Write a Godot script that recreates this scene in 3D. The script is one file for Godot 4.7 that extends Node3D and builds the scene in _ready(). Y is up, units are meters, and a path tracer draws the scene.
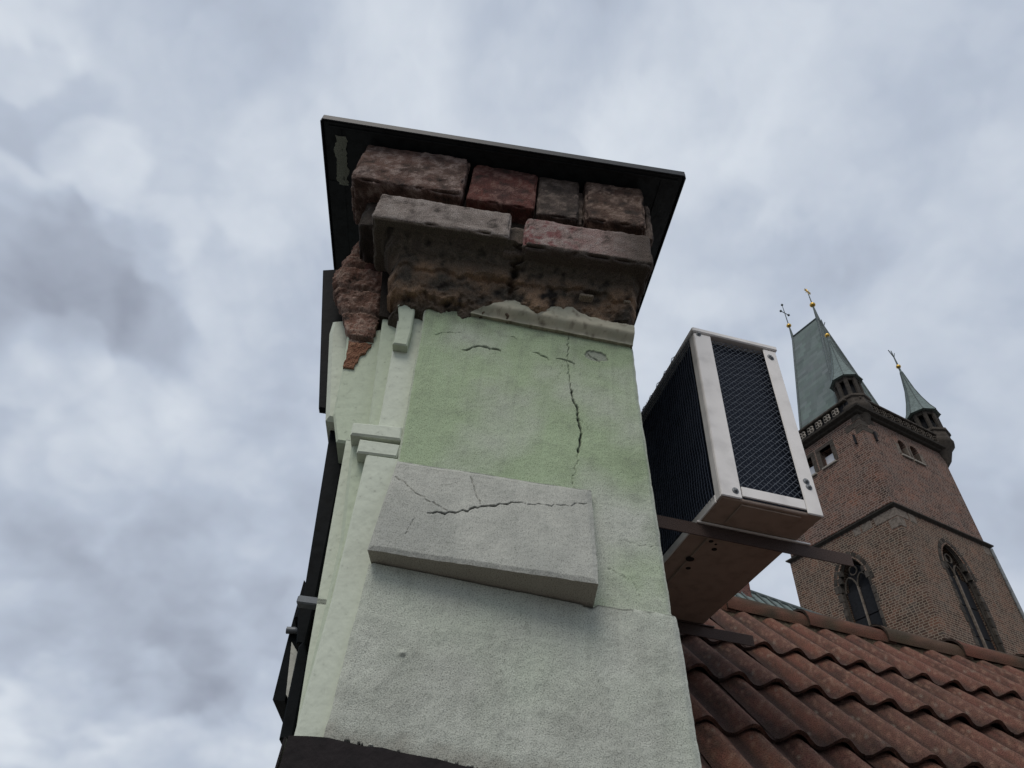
extends Node3D

# ---------------------------------------------------------------- mesh builder
class MB:
	var v := PackedVector3Array()
	var c := PackedColorArray()
	var ix := PackedInt32Array()
	var xf := Transform3D()
	var col := Color(1, 1, 1)

	func p(a: Vector3, k = null) -> int:
		v.append(xf * a)
		c.append(col if k == null else k)
		return v.size() - 1

	func tri_i(a: int, b: int, d: int) -> void:
		ix.append(a); ix.append(b); ix.append(d)

	# clockwise from the front
	func quad(a: Vector3, b: Vector3, d: Vector3, e: Vector3) -> void:
		var i := p(a)
		p(b); p(d); p(e)
		tri_i(i, i + 1, i + 2); tri_i(i, i + 2, i + 3)

	# convex polygon turned so that it faces away from centre
	func outward(pts: Array, centre: Vector3) -> void:
		var n: Vector3 = (pts[2] - pts[0]).cross(pts[1] - pts[0])
		var m := Vector3.ZERO
		for q in pts: m += q
		m /= pts.size()
		if n.dot(m - centre) < 0: pts.reverse()
		var i := v.size()
		for q in pts: p(q)
		for k in range(1, pts.size() - 1): tri_i(i, i + k, i + k + 1)

	func box(mn: Vector3, mx: Vector3, b := 0.0) -> void:
		var ce := (mn + mx) / 2
		var h := (mx - mn) / 2
		b = min(b, min(h.x, min(h.y, h.z)) * 0.9)
		var P := func(s: Vector3, axis: int) -> Vector3:
			var q := Vector3(s.x * (h.x - b), s.y * (h.y - b), s.z * (h.z - b))
			q[axis] = s[axis] * h[axis]
			return ce + q
		for a in 3:
			var a1 := (a + 1) % 3
			var a2 := (a + 2) % 3
			for s in [-1.0, 1.0]:
				var f := []
				for t in [[-1, -1], [1, -1], [1, 1], [-1, 1]]:
					var sv := Vector3.ZERO
					sv[a] = s; sv[a1] = t[0]; sv[a2] = t[1]
					f.append(P.call(sv, a))
				outward(f, ce)
				if b > 0:
					for s2 in [-1.0, 1.0]:
						var g := []
						for t in [-1.0, 1.0]:
							var sv := Vector3.ZERO
							sv[a] = s; sv[a1] = s2; sv[a2] = t
							g.append([P.call(sv, a), P.call(sv, a1)])
						outward([g[0][0], g[0][1], g[1][1], g[1][0]], ce)
		if b > 0:
			for sx in [-1, 1]:
				for sy in [-1, 1]:
					for sz in [-1, 1]:
						var s := Vector3(sx, sy, sz)
						outward([P.call(s, 0), P.call(s, 1), P.call(s, 2)], ce)

	# grid: f(u, t) gives [position, colour]; u to the right and t upwards seen from the front
	func grid(nu: int, nv: int, f: Callable) -> void:
		var o := v.size()
		for j in nv + 1:
			for i in nu + 1:
				var r: Array = f.call(float(i) / nu, float(j) / nv)
				p(r[0], r[1])
		for j in nv:
			for i in nu:
				var a := o + j * (nu + 1) + i
				tri_i(a, a + nu + 1, a + nu + 2); tri_i(a, a + nu + 2, a + 1)

	func tube(pts: Array, r: float, sides := 6, caps := true) -> void:
		var o := v.size()
		var ref := Vector3.UP
		var along: Vector3 = (pts[-1] - pts[0]).normalized()
		if absf(along.y) > 0.9: ref = Vector3.RIGHT
		for k in pts.size():
			var d: Vector3 = (pts[mini(k + 1, pts.size() - 1)] - pts[maxi(k - 1, 0)]).normalized()
			var e1 := d.cross(ref).normalized()
			var e2 := d.cross(e1)
			for s in sides:
				var a := TAU * s / sides
				p(pts[k] + (e1 * cos(a) + e2 * sin(a)) * r)
		for k in pts.size() - 1:
			for s in sides:
				var a := o + k * sides + s
				var b := o + k * sides + (s + 1) % sides
				tri_i(a, b, b + sides); tri_i(a, b + sides, a + sides)
		if caps:
			for e in [0, pts.size() - 1]:
				var f := []
				for s in sides: f.append(v[o + e * sides + s])
				var keep := xf
				xf = Transform3D()
				outward(f, keep * ((pts[0] + pts[-1]) / 2))
				xf = keep

	# profile: Vector2(radius, height), upwards
	func lathe(prof: Array, sides: int, ce: Vector3, flat := false, turn := 0.0) -> void:
		if flat:
			for k in prof.size() - 1:
				for s in sides:
					var q := []
					for e in [[s, k], [s, k + 1], [s + 1, k + 1], [s + 1, k]]:
						var a: float = TAU * e[0] / sides + turn
						q.append(ce + Vector3(cos(a) * prof[e[1]].x, prof[e[1]].y, sin(a) * prof[e[1]].x))
					quad(q[0], q[1], q[2], q[3])
			return
		var o := v.size()
		for k in prof.size():
			for s in sides:
				var a := TAU * s / sides + turn
				p(ce + Vector3(cos(a) * prof[k].x, prof[k].y, sin(a) * prof[k].x))
		for k in prof.size() - 1:
			for s in sides:
				var a := o + k * sides + s
				var b := o + k * sides + (s + 1) % sides
				tri_i(a, a + sides, b + sides); tri_i(a, b + sides, b)

	# polygon in x, y drawn out from z0 to z1 (z1 is the front)
	func prism(pts: Array, z0: float, z1: float, back := true) -> void:
		var poly := PackedVector2Array(pts)
		if not Geometry2D.is_polygon_clockwise(poly): poly.reverse()
		var t := Geometry2D.triangulate_polygon(poly)
		for e in [z1, z0]:
			if e == z0 and not back: continue
			var o := v.size()
			for q in poly: p(Vector3(q.x, q.y, e))
			for k in range(0, t.size(), 3):
				var A := poly[t[k]]
				var B := poly[t[k + 1]]
				var D := poly[t[k + 2]]
				var cw := (D - A).cross(B - A) > 0
				if cw == (e == z1): tri_i(o + t[k], o + t[k + 1], o + t[k + 2])
				else: tri_i(o + t[k], o + t[k + 2], o + t[k + 1])
		for k in poly.size():
			var a := poly[k]
			var b := poly[(k + 1) % poly.size()]
			quad(Vector3(a.x, a.y, z1), Vector3(a.x, a.y, z0), Vector3(b.x, b.y, z0), Vector3(b.x, b.y, z1))

	func mesh() -> ArrayMesh:
		var n := PackedVector3Array()
		n.resize(v.size())
		for k in range(0, ix.size(), 3):
			var a := v[ix[k]]
			var f := (v[ix[k + 2]] - a).cross(v[ix[k + 1]] - a)
			n[ix[k]] += f; n[ix[k + 1]] += f; n[ix[k + 2]] += f
		for k in n.size():
			n[k] = n[k].normalized() if n[k].length_squared() > 1e-24 else Vector3.UP
		var A := []
		A.resize(Mesh.ARRAY_MAX)
		A[Mesh.ARRAY_VERTEX] = v
		A[Mesh.ARRAY_NORMAL] = n
		A[Mesh.ARRAY_COLOR] = c
		A[Mesh.ARRAY_INDEX] = ix
		var m := ArrayMesh.new()
		m.add_surface_from_arrays(Mesh.PRIMITIVE_TRIANGLES, A)
		return m

# ---------------------------------------------------------------- helpers
var used := {}
func numbered(called: String, parent: Node) -> String:
	var key := str(parent.get_instance_id()) + called
	var k: int = used.get(key, -1) + 1
	used[key] = k
	return called if k == 0 else "%s_%03d" % [called, k]

func thing(called: String, label: String, category: String, at := Vector3.ZERO, yaw := 0.0, group := "") -> Node3D:
	var o := Node3D.new()
	o.name = numbered(called, self)
	add_child(o)
	o.position = at
	o.rotation.y = deg_to_rad(yaw)
	o.set_meta("label", label); o.set_meta("category", category)
	if group: o.set_meta("group", group)
	return o

func part(m, called: String, material: Material, parent: Node, label := "") -> MeshInstance3D:
	var o := MeshInstance3D.new()
	o.mesh = m.mesh() if m is MB else m
	o.material_override = material
	o.name = numbered(called, parent)
	parent.add_child(o)
	if label: o.set_meta("label", label)
	return o

func noise(s: int, f: float, octaves := 4, kind := FastNoiseLite.TYPE_SIMPLEX_SMOOTH) -> FastNoiseLite:
	var n := FastNoiseLite.new()
	n.seed = s; n.frequency = f; n.noise_type = kind
	n.fractal_octaves = octaves
	if octaves == 1: n.fractal_type = FastNoiseLite.FRACTAL_NONE
	return n

func gained(n: FastNoiseLite, g: float) -> FastNoiseLite:
	n.fractal_gain = g
	return n

func noise_tex(n: FastNoiseLite, stops: Array, size := 512) -> NoiseTexture2D:
	var t := NoiseTexture2D.new()
	t.width = size; t.height = size; t.seamless = true; t.noise = n
	var g := Gradient.new()
	g.offsets = PackedFloat32Array(stops.map(func(s): return s[0]))
	g.colors = PackedColorArray(stops.map(func(s): return Color(s[1], s[1], s[1]).linear_to_srgb() if s.size() == 2 else Color(s[1], s[2], s[3]).linear_to_srgb()))
	t.color_ramp = g
	return t

func bump_tex(n: FastNoiseLite, strength: float, size := 512) -> NoiseTexture2D:
	var t := NoiseTexture2D.new()
	t.width = size; t.height = size; t.seamless = true; t.noise = n
	t.as_normal_map = true; t.bump_strength = strength
	return t

func mat(called: String, lin: Color, rough: float, tex = null, bump = null, scale := 1.0, bump_amount := 1.0, metal := 0.0) -> StandardMaterial3D:
	var m := StandardMaterial3D.new()
	m.resource_name = called
	m.albedo_color = lin.linear_to_srgb()
	m.roughness = rough
	m.metallic = metal
	m.metallic_specular = 0.35
	m.vertex_color_use_as_albedo = true
	m.uv1_triplanar = true
	m.uv1_scale = Vector3.ONE * scale
	if tex: m.albedo_texture = tex
	if bump:
		m.normal_enabled = true
		m.normal_texture = bump
		m.normal_scale = bump_amount
	return m

func mix3(a: Color, b: Color, t: float) -> Color:
	return a.lerp(b, clampf(t, 0, 1))

func table(y: float, t: Array) -> float:
	if y <= t[0][0]: return t[0][1]
	for k in t.size() - 1:
		if y <= t[k + 1][0]:
			return lerpf(t[k][1], t[k + 1][1], (y - t[k][0]) / (t[k + 1][0] - t[k][0]))
	return t[-1][1]

# depth of a crack field at a point; cracks: [half width, depth, points...]
func crack_at(q: Vector2, cracks: Array) -> float:
	var most := 0.0
	for k in cracks:
		var w: float = k[0]
		if not k[2].has_point(q): continue
		for i in range(3, k.size() - 1):
			var a: Vector2 = k[i]
			var b: Vector2 = k[i + 1]
			if q.x < minf(a.x, b.x) - w or q.x > maxf(a.x, b.x) + w or q.y < minf(a.y, b.y) - w or q.y > maxf(a.y, b.y) + w: continue
			var d := q.distance_to(Geometry2D.get_closest_point_to_segment(q, a, b))
			var wf := w * (0.38 + 0.72 * fmod(i * 0.618 + w * 77.0, 1.0))
			if d < wf: most = maxf(most, k[1] * (1.0 - d / wf) * (0.5 + 0.5 * wf / w))
	return most

# a crack line broken into short crooked steps
func crooked(w: float, depth: float, pts: Array, seed_: int) -> Array:
	var r := RandomNumberGenerator.new()
	r.seed = seed_
	var out := [w * 0.47, depth * 0.7, Rect2(pts[0], Vector2.ZERO)]
	for k in pts.size() - 1:
		var a: Vector2 = pts[k]
		var b: Vector2 = pts[k + 1]
		var n := maxi(2, int(a.distance_to(b) / 0.009))
		for i in n:
			var q := a.lerp(b, float(i) / n)
			if i > 0: q += Vector2(r.randf_range(-1, 1), r.randf_range(-1, 1)) * 0.0042
			out.append(q)
	out.append(pts[-1])
	for k in range(3, out.size()): out[2] = out[2].expand(out[k])
	out[2] = out[2].grow(w)
	return out

var facet := cell_noise()
func cell_noise() -> FastNoiseLite:
	var n := noise(71, 13.0, 1, FastNoiseLite.TYPE_CELLULAR)
	n.cellular_return_type = FastNoiseLite.RETURN_CELL_VALUE
	return n

# a worn block with broken facets
func rough_block(mb: MB, mn: Vector3, mx: Vector3, step: float, rad: float, amp: float, nz: FastNoiseLite, paint: Callable) -> void:
	var ce := (mn + mx) / 2
	var sz := mx - mn
	var lo := mn + Vector3.ONE * rad
	var hi := mx - Vector3.ONE * rad
	for a in 3:
		var a1 := (a + 1) % 3
		var a2 := (a + 2) % 3
		for s in [0.0, 1.0]:
			var f := func(u: float, t: float) -> Array:
				var q := Vector3.ZERO
				q[a] = mn[a] + sz[a] * s
				q[a1] = mn[a1] + sz[a1] * (u if s > 0 else 1.0 - u)
				q[a2] = mn[a2] + sz[a2] * t
				var k := q.clamp(lo, hi)
				var d := (q - k).normalized()
				var e := k + d * rad
				var g := nz.get_noise_3dv(e)
				var g2 := nz.get_noise_3dv(e * 3.1 + Vector3(7, 3, 1))
				var amp2 := amp * 0.6
				var fc := facet.get_noise_3dv(e + Vector3(g, g2, -g) * 0.012)
				var corner := 1.0 - maxf(absf(d.x), maxf(absf(d.y), absf(d.z)))
				e += d * (g * amp2 * 0.5 + g2 * amp2 * 0.3 + fc * amp2 * 0.35)
				e -= d * corner * clampf(nz.get_noise_3dv(e * 0.8 + Vector3(3, 3, 9)) + 0.1, 0, 0.5) * maxf(amp, 0.007) * 13.0
				return [e, paint.call(e, g, g2 * 0.6 + fc * 0.3)]
			mb.grid(maxi(2, int(sz[a1] / step)), maxi(2, int(sz[a2] / step)), f)

# ---------------------------------------------------------------- materials
var M := {}
func make_materials() -> void:
	var grain := noise_tex(gained(noise(1, 0.085, 5), 0.68), [[0.22, 0.42], [0.42, 0.88], [0.6, 1.0]])
	var specks := noise_tex(gained(noise(14, 0.045, 4), 0.6), [[0.05, 0.62], [0.2, 0.90], [0.4, 0.96], [0.8, 1.0]])
	var grain_soft := noise_tex(noise(2, 0.05, 5), [[0.1, 0.88], [0.5, 0.97], [0.8, 1.0]])
	var grit := noise_tex(noise(3, 0.09, 5), [[0.15, 0.3], [0.42, 0.75], [0.6, 0.95], [0.8, 1.0]])
	var speckle := noise_tex(gained(noise(9, 0.075, 5), 0.65), [[0.25, 0.28], [0.42, 0.72], [0.55, 1.0]])
	var blotch := noise_tex(noise(4, 0.014, 5), [[0.2, 0.55], [0.5, 0.9], [0.8, 1.0]])
	var faint := noise_tex(noise(8, 0.010, 5), [[0.1, 0.80], [0.45, 0.96], [0.7, 1.0]])
	var b_fine := bump_tex(gained(noise(11, 0.10, 5), 0.7), 5.0)
	var b_grit := bump_tex(noise(12, 0.07, 5), 9.0)
	var b_soft := bump_tex(noise(13, 0.02, 4), 4.0)
	M.render = mat("rough lime render", Color(1, 1, 1), 0.95, grain, b_fine, 5.5, 0.6)
	M.smooth = mat("smooth painted render", Color(1, 1, 1), 0.9, specks, b_soft, 1.7, 0.4)
	M.stone = mat("weathered stone", Color(1, 1, 1), 0.97, grit, b_grit, 5.0, 1.6)
	M.sheet = mat("dark sheet metal", Color(0.006, 0.0075, 0.0085), 0.6, blotch, b_soft, 2.5, 0.2, 0.0)
	M.sheet_old = mat("brown painted sheet", Color(0.013, 0.009, 0.0095), 0.6, blotch, b_soft, 3.0, 0.3, 0.1)
	M.sheet_cap = mat("dark cap sheet", Color(0.021, 0.027, 0.030), 0.45, blotch, b_soft, 2.5, 0.3)
	M.sheet.metallic_specular = 0.2
	M.steel_dark = mat("drip edge metal", Color(0.022, 0.025, 0.028), 0.5, blotch, null, 3.0, 0.2, 0.0)
	M.edge_pale = mat("pale lit edge", Color(0.23, 0.25, 0.26), 0.6, blotch, null, 0.5)
	M.steel = mat("grey steel", Color(0.16, 0.17, 0.18), 0.5, grain_soft, null, 4.0, 0.2, 0.4)
	M.white_paint = mat("white painted metal", Color(0.80, 0.77, 0.74), 0.5, faint, b_soft, 1.3, 0.08)
	M.pan = mat("dirty pan underside", Color(0.38, 0.295, 0.24), 0.75, faint, b_soft, 3.0, 0.3)
	M.rail = mat("rusty brown rail", Color(0.075, 0.05, 0.042), 0.7, grit, b_grit, 6.0, 0.3)
	M.coil = mat("coil fins", Color(0.009, 0.0135, 0.025), 0.55, null, null, 1.0, 1.0, 0.3)
	M.wire = mat("guard wire", Color(0.12, 0.135, 0.16), 0.5, null, null, 1.0, 1.0, 0.4)
	M.wire_dark = mat("coated guard net", Color(0.042, 0.056, 0.085), 0.5, null, null, 1.0, 1.0, 0.2)
	M.hole = mat("drain hole", Color(0.022, 0.018, 0.016), 0.9)
	M.tile = mat("weathered concrete tile", Color(1, 1, 1), 0.92, speckle, b_grit, 4.5, 1.5)
	M.mortar = mat("ridge mortar", Color(0.12, 0.09, 0.06), 0.95, grit, b_grit, 3.0, 1.2)
	M.deck = mat("roof boarding", Color(0.05, 0.03, 0.02), 0.95, grit, null, 2.0)
	M.wall = mat("house wall render", Color(0.42, 0.46, 0.38), 0.95, blotch, b_fine, 1.0, 0.5)
	M.ground = mat("street paving", Color(0.14, 0.13, 0.12), 0.95, blotch, b_grit, 0.2, 0.6)
	M.sandstone_dark = mat("sooty sandstone", Color(0.052, 0.045, 0.038), 0.95, blotch, b_grit, 0.5, 0.6)
	M.sandstone = mat("dark sandstone", Color(0.085, 0.072, 0.06), 0.95, blotch, b_grit, 0.5, 0.6)
	M.sandstone_pale = mat("pale sandstone", Color(0.20, 0.168, 0.14), 0.95, blotch, b_grit, 0.6, 0.5)
	M.trim_pale = mat("pale carved stone", Color(0.33, 0.30, 0.26), 0.95, blotch, b_grit, 0.8, 0.5)
	M.void_dark = mat("dark louvre boards", Color(0.011, 0.012, 0.015), 0.8, blotch, null, 0.7)
	M.sky_panel = mat("painted bright board", Color(0.6, 0.62, 0.66), 0.6)
	M.gold = mat("gilded ball", Color(0.62, 0.40, 0.09), 0.35, null, null, 1.0, 1.0, 0.9)
	M.copper = mat("green copper", Color(1, 1, 1), 0.7, copper_texture(), null, 0.14, 1.0, 0.1)
	M.copper_plain = mat("green copper seams", Color(0.115, 0.14, 0.14), 0.7, blotch, null, 0.6)
	M.copper_light = mat("pale green copper", Color(0.18, 0.228, 0.22), 0.7, blotch, null, 0.7)
	M.brick_upper = mat("old tower brick", Color(1, 1, 1), 0.95, brick_texture(5, Color(0.118, 0.066, 0.050), Color(0.26, 0.205, 0.17)), null, 0.165)
	M.brick_lower = mat("old tower brick with pale joints", Color(1, 1, 1), 0.95, brick_texture(6, Color(0.098, 0.058, 0.043), Color(0.265, 0.215, 0.165)), null, 0.18)
	M.brick_red = mat("red chimney brick", Color(1, 1, 1), 0.95, brick_texture(7, Color(0.12, 0.05, 0.04), Color(0.14, 0.11, 0.1)), null, 0.3)

# brickwork too far away to tell the bricks apart: bricks of slightly different tone between joints
func brick_texture(s: int, brick: Color, joint: Color) -> ImageTexture:
	var r := RandomNumberGenerator.new()
	r.seed = s
	var im := Image.create(1024, 1024, false, Image.FORMAT_RGB8)
	im.fill(joint.linear_to_srgb())
	var big := noise(s * 3, 0.004, 4)
	for row in 44:
		var y0 := int(row * 1024.0 / 44)
		var y1 := int((row + 1) * 1024.0 / 44)
		var x := -(row % 2) * 24
		var k := 0
		while x < 1024:
			var w := r.randi_range(30, 46) if r.randf() < 0.7 else r.randi_range(54, 66)
			k += 1
			if x + w > 1000: w = 1024 - x
			var t := r.randf_range(0.6, 1.35) + big.get_noise_2d(x, y0) * 0.4
			var warm := r.randf_range(-0.1, 0.1) + big.get_noise_2d(x + 3000, y0) * 0.3
			var q := Color(brick.r * t * (1 + warm), brick.g * t, brick.b * t * (1 - warm * 0.5))
			im.fill_rect(Rect2i(x, y0, w - 5, y1 - y0 - 5), q.clamp().linear_to_srgb())
			x += w
	return ImageTexture.create_from_image(im)

func copper_texture() -> ImageTexture:
	var r := RandomNumberGenerator.new()
	r.seed = 31
	var im := Image.create(1024, 1024, false, Image.FORMAT_RGB8)
	im.fill(Color(0.12, 0.15, 0.145).linear_to_srgb())
	var big := noise(77, 0.005, 4)
	for row in 20:
		var y0 := int(row * 51.2)
		var x := -(row * 37 % 90)
		while x < 1024:
			var w := r.randi_range(70, 120)
			var t := r.randf_range(0.86, 1.12) + big.get_noise_2d(x, y0) * 0.35
			var g := big.get_noise_2d(x + 2000, y0) * 0.25
			im.fill_rect(Rect2i(x, y0, w - 2, 49), Color(0.138 * t * (1 - g * 0.5), 0.168 * t, 0.160 * t * (1 - g * 0.4)).linear_to_srgb())
			x += w
	return ImageTexture.create_from_image(im)

# ---------------------------------------------------------------- sky
func make_sky() -> ImageTexture:
	var W := 1600
	var H := 800
	var n1 := noise(41, 1.9, 6)
	var n2 := noise(42, 4.6, 6)
	n2.fractal_gain = 0.5
	var n3 := noise(43, 0.5, 3)
	var n4 := noise(44, 2.3, 6)
	n4.fractal_type = FastNoiseLite.FRACTAL_RIDGED
	n4.fractal_gain = 0.55
	var n5 := noise(45, 15.0, 4)
	# cloud masses: direction, angular size, tone
	var masses := [[Vector3(-0.599, 0.581, -0.551), 0.9907, -0.24],
		[Vector3(-0.540, 0.626, -0.563), 0.9911, -0.26],
		[Vector3(-0.493, 0.610, -0.620), 0.9964, -0.16],
		[Vector3(-0.597, 0.722, -0.351), 0.9960, -0.16],
		[Vector3(-0.453, 0.290, -0.843), 0.9892, -0.24],
		[Vector3(-0.358, 0.309, -0.881), 0.9956, -0.18],
		[Vector3(-0.549, 0.345, -0.761), 0.9969, -0.14],
		[Vector3(-0.411, 0.418, -0.810), 0.9969, -0.08],
		[Vector3(-0.389, 0.826, -0.409), 0.9890, -0.06],
		[Vector3(0.332, 0.790, -0.515), 0.9901, -0.08],
		[Vector3(0.027, 0.951, -0.307), 0.9888, -0.08],
		[Vector3(0.607, 0.539, -0.584), 0.9900, -0.10],
		[Vector3(0.456, 0.818, -0.349), 0.9946, -0.05],
		[Vector3(0.268, 0.742, -0.615), 0.9947, -0.05],
		[Vector3(-0.540, 0.719, -0.437), 0.9975, 0.26],
		[Vector3(-0.599, 0.503, -0.623), 0.9979, 0.22],
		[Vector3(-0.620, 0.642, -0.451), 0.9981, 0.20],
		[Vector3(-0.468, 0.719, -0.514), 0.9985, 0.12],
		[Vector3(-0.335, 0.810, -0.482), 0.9927, 0.18],
		[Vector3(0.248, 0.910, -0.333), 0.9862, 0.14],
		[Vector3(-0.544, 0.434, -0.718), 0.9952, 0.14],
		[Vector3(-0.476, 0.183, -0.860), 0.9945, 0.22],
		[Vector3(0.465, 0.758, -0.458), 0.9927, 0.08],
		[Vector3(-0.594, 0.756, -0.276), 0.9973, 0.20],
		[Vector3(-0.215, 0.914, -0.345), 0.9881, 0.12],
		[Vector3(-0.390, 0.554, -0.736), 0.9929, 0.05],
		[Vector3(-0.501, 0.519, -0.693), 0.9959, 0.12]]
	var data := PackedByteArray()
	data.resize(W * H * 3)
	var c0 := Color(0.245, 0.272, 0.340)
	var c1 := Color(0.435, 0.490, 0.585)
	var c2 := Color(0.74, 0.785, 0.835)
	for j in H:
		var th := PI * (j + 0.5) / H
		var y := cos(th)
		var s := sin(th)
		for i in W:
			var col := Color(0.30, 0.33, 0.37)
			if y > -0.03:
				var ph := TAU * (i + 0.5) / W
				var d := Vector3(sin(ph) * s, y, -cos(ph) * s)
				var k := 1.0 / (maxf(y, 0.0) + 0.28)
				var q := Vector3(d.x * k, d.z * k, 0.0)
				var wob := n1.get_noise_3dv(q * 1.3)
				var f := n1.get_noise_3dv(q + Vector3(wob * 0.16, 0, 3))
				var g := n2.get_noise_3dv(q + Vector3(5, wob * 0.15, 1))
				var t := 0.605 + f * 0.17 + g * 0.14 - n4.get_noise_3dv(q * (1.0 + wob * 0.1)) * 0.13 + n5.get_noise_3dv(q + Vector3(g, 0, f) * 0.2) * 0.035 + n3.get_noise_3dv(q) * 0.12
				var dw := (d + Vector3(f, wob, g) * 0.09 + Vector3(g, -g, f) * 0.07).normalized()
				for m in masses:
					var a: float = dw.dot(m[0])
					if a > m[1]:
						var e: float = minf(1.0, 1.9 * (a - m[1]) / (1.0 - m[1]))
						t += m[2] * 0.62 * e * e * (3.0 - 2.0 * e)
				t = clampf(t, 0.03, 1)
				col = c0.lerp(c1, t * 2.0) if t < 0.5 else c1.lerp(c2, t * 2.0 - 1.0)
				if y < 0.0: col = col.lerp(Color(0.30, 0.33, 0.37), -y / 0.03)
			col = col.linear_to_srgb()
			var o := (j * W + i) * 3
			data[o] = int(col.r * 255.0 + 0.5); data[o + 1] = int(col.g * 255.0 + 0.5); data[o + 2] = int(col.b * 255.0 + 0.5)
	return ImageTexture.create_from_image(Image.create_from_data(W, H, false, Image.FORMAT_RGB8, data))

# ---------------------------------------------------------------- scene
func _ready() -> void:
	var cam := Camera3D.new()
	cam.name = "camera"
	cam.fov = 61.53
	cam.near = 0.05
	cam.far = 6000.0
	var pit := deg_to_rad(43.76)
	var rol := deg_to_rad(6.34)
	var fw := Vector3(0, sin(pit), -cos(pit))
	var up := Vector3(0, cos(pit), sin(pit))
	var right := Vector3.RIGHT * cos(rol) + up * sin(rol)
	var up2 := up * cos(rol) - Vector3.RIGHT * sin(rol)
	cam.transform = Transform3D(Basis(right, up2, -fw), Vector3.ZERO)
	add_child(cam)
	cam.current = true

	var env := Environment.new()
	env.background_mode = Environment.BG_SKY
	var sky := Sky.new()
	var ps := PanoramaSkyMaterial.new()
	ps.panorama = make_sky()
	sky.sky_material = ps
	env.sky = sky
	env.tonemap_mode = Environment.TONE_MAPPER_LINEAR
	env.tonemap_exposure = 1.08
	env.sdfgi_enabled = true
	env.ssao_enabled = true
	env.ssil_enabled = true
	var we := WorldEnvironment.new()
	we.name = "environment"
	we.environment = env
	add_child(we)

	var sun := DirectionalLight3D.new()
	sun.name = "sun"
	sun.light_energy = 0.46
	sun.light_angular_distance = 30.0
	sun.light_color = Color(1.0, 0.97, 0.93)
	sun.shadow_enabled = true
	add_child(sun)
	sun.look_at_from_position(Vector3(-0.22, 0.75, 0.55), Vector3.ZERO)

	make_materials()

	var gm := MB.new()
	gm.quad(Vector3(-3000, 0, 3000), Vector3(-3000, 0, -3000), Vector3(3000, 0, -3000), Vector3(3000, 0, 3000))
	var go := part(gm, "ground", M.ground, self)
	go.position.y = -12.0
	go.set_meta("kind", "structure")
	go.set_meta("label", "grey paved ground far below the roofs")

	church()
	house()
	pillar()
	air_conditioner()

# ---------------------------------------------------------------- church
func arch_outline(x0: float, x1: float, spring: float, apex: float, n := 7) -> Array:
	# pointed arch from the left springing over the apex to the right springing
	var out := []
	var mid := (x0 + x1) / 2
	for k in n + 1:
		var t := float(k) / n
		out.append(Vector2(x0 + (mid - x0) * (1 - cos(t * PI / 2.3)) / (1 - cos(PI / 2.3)), spring + (apex - spring) * sin(t * PI / 2.3) / sin(PI / 2.3)))
	var back := out.duplicate()
	back.reverse()
	for q in back.slice(1): out.append(Vector2(2 * mid - q.x, q.y))
	return out

# a wall face in x, y with one pointed or square opening, and the reveal behind the opening
func wall_with_opening(mb: MB, x0: float, x1: float, y0: float, y1: float, wx0: float, wx1: float, wy0: float, spring: float, apex: float, depth: float) -> void:
	var mid := (wx0 + wx1) / 2
	var arch := arch_outline(wx0, wx1, spring, apex)
	if apex <= spring + 0.01: arch = [Vector2(wx0, spring), Vector2(mid, spring), Vector2(wx1, spring)]
	var h := arch.size() / 2
	var left := [Vector2(x0, y0), Vector2(x0, y1), Vector2(mid, y1)]
	for k in range(h, -1, -1): left.append(arch[k])
	left.append_array([Vector2(wx0, wy0), Vector2(mid, wy0), Vector2(mid, y0)])
	var rt := [Vector2(x1, y0), Vector2(x1, y1), Vector2(mid, y1)]
	for k in range(h, arch.size()): rt.append(arch[k])
	rt.append_array([Vector2(wx1, wy0), Vector2(mid, wy0), Vector2(mid, y0)])
	for poly in [left, rt]:
		var pv := PackedVector2Array(poly)
		var t := Geometry2D.triangulate_polygon(pv)
		var o := mb.v.size()
		for q in pv: mb.p(Vector3(q.x, q.y, 0))
		for k in range(0, t.size(), 3):
			if (pv[t[k + 2]] - pv[t[k]]).cross(pv[t[k + 1]] - pv[t[k]]) > 0: mb.tri_i(o + t[k], o + t[k + 1], o + t[k + 2])
			else: mb.tri_i(o + t[k], o + t[k + 2], o + t[k + 1])
	var ring := [Vector2(wx0, wy0)] + arch + [Vector2(wx1, wy0)]
	for k in ring.size():
		var a: Vector2 = ring[k]
		var b: Vector2 = ring[(k + 1) % ring.size()]
		mb.quad(Vector3(a.x, a.y, 0), Vector3(a.x, a.y, -depth), Vector3(b.x, b.y, -depth), Vector3(b.x, b.y, 0))

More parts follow.
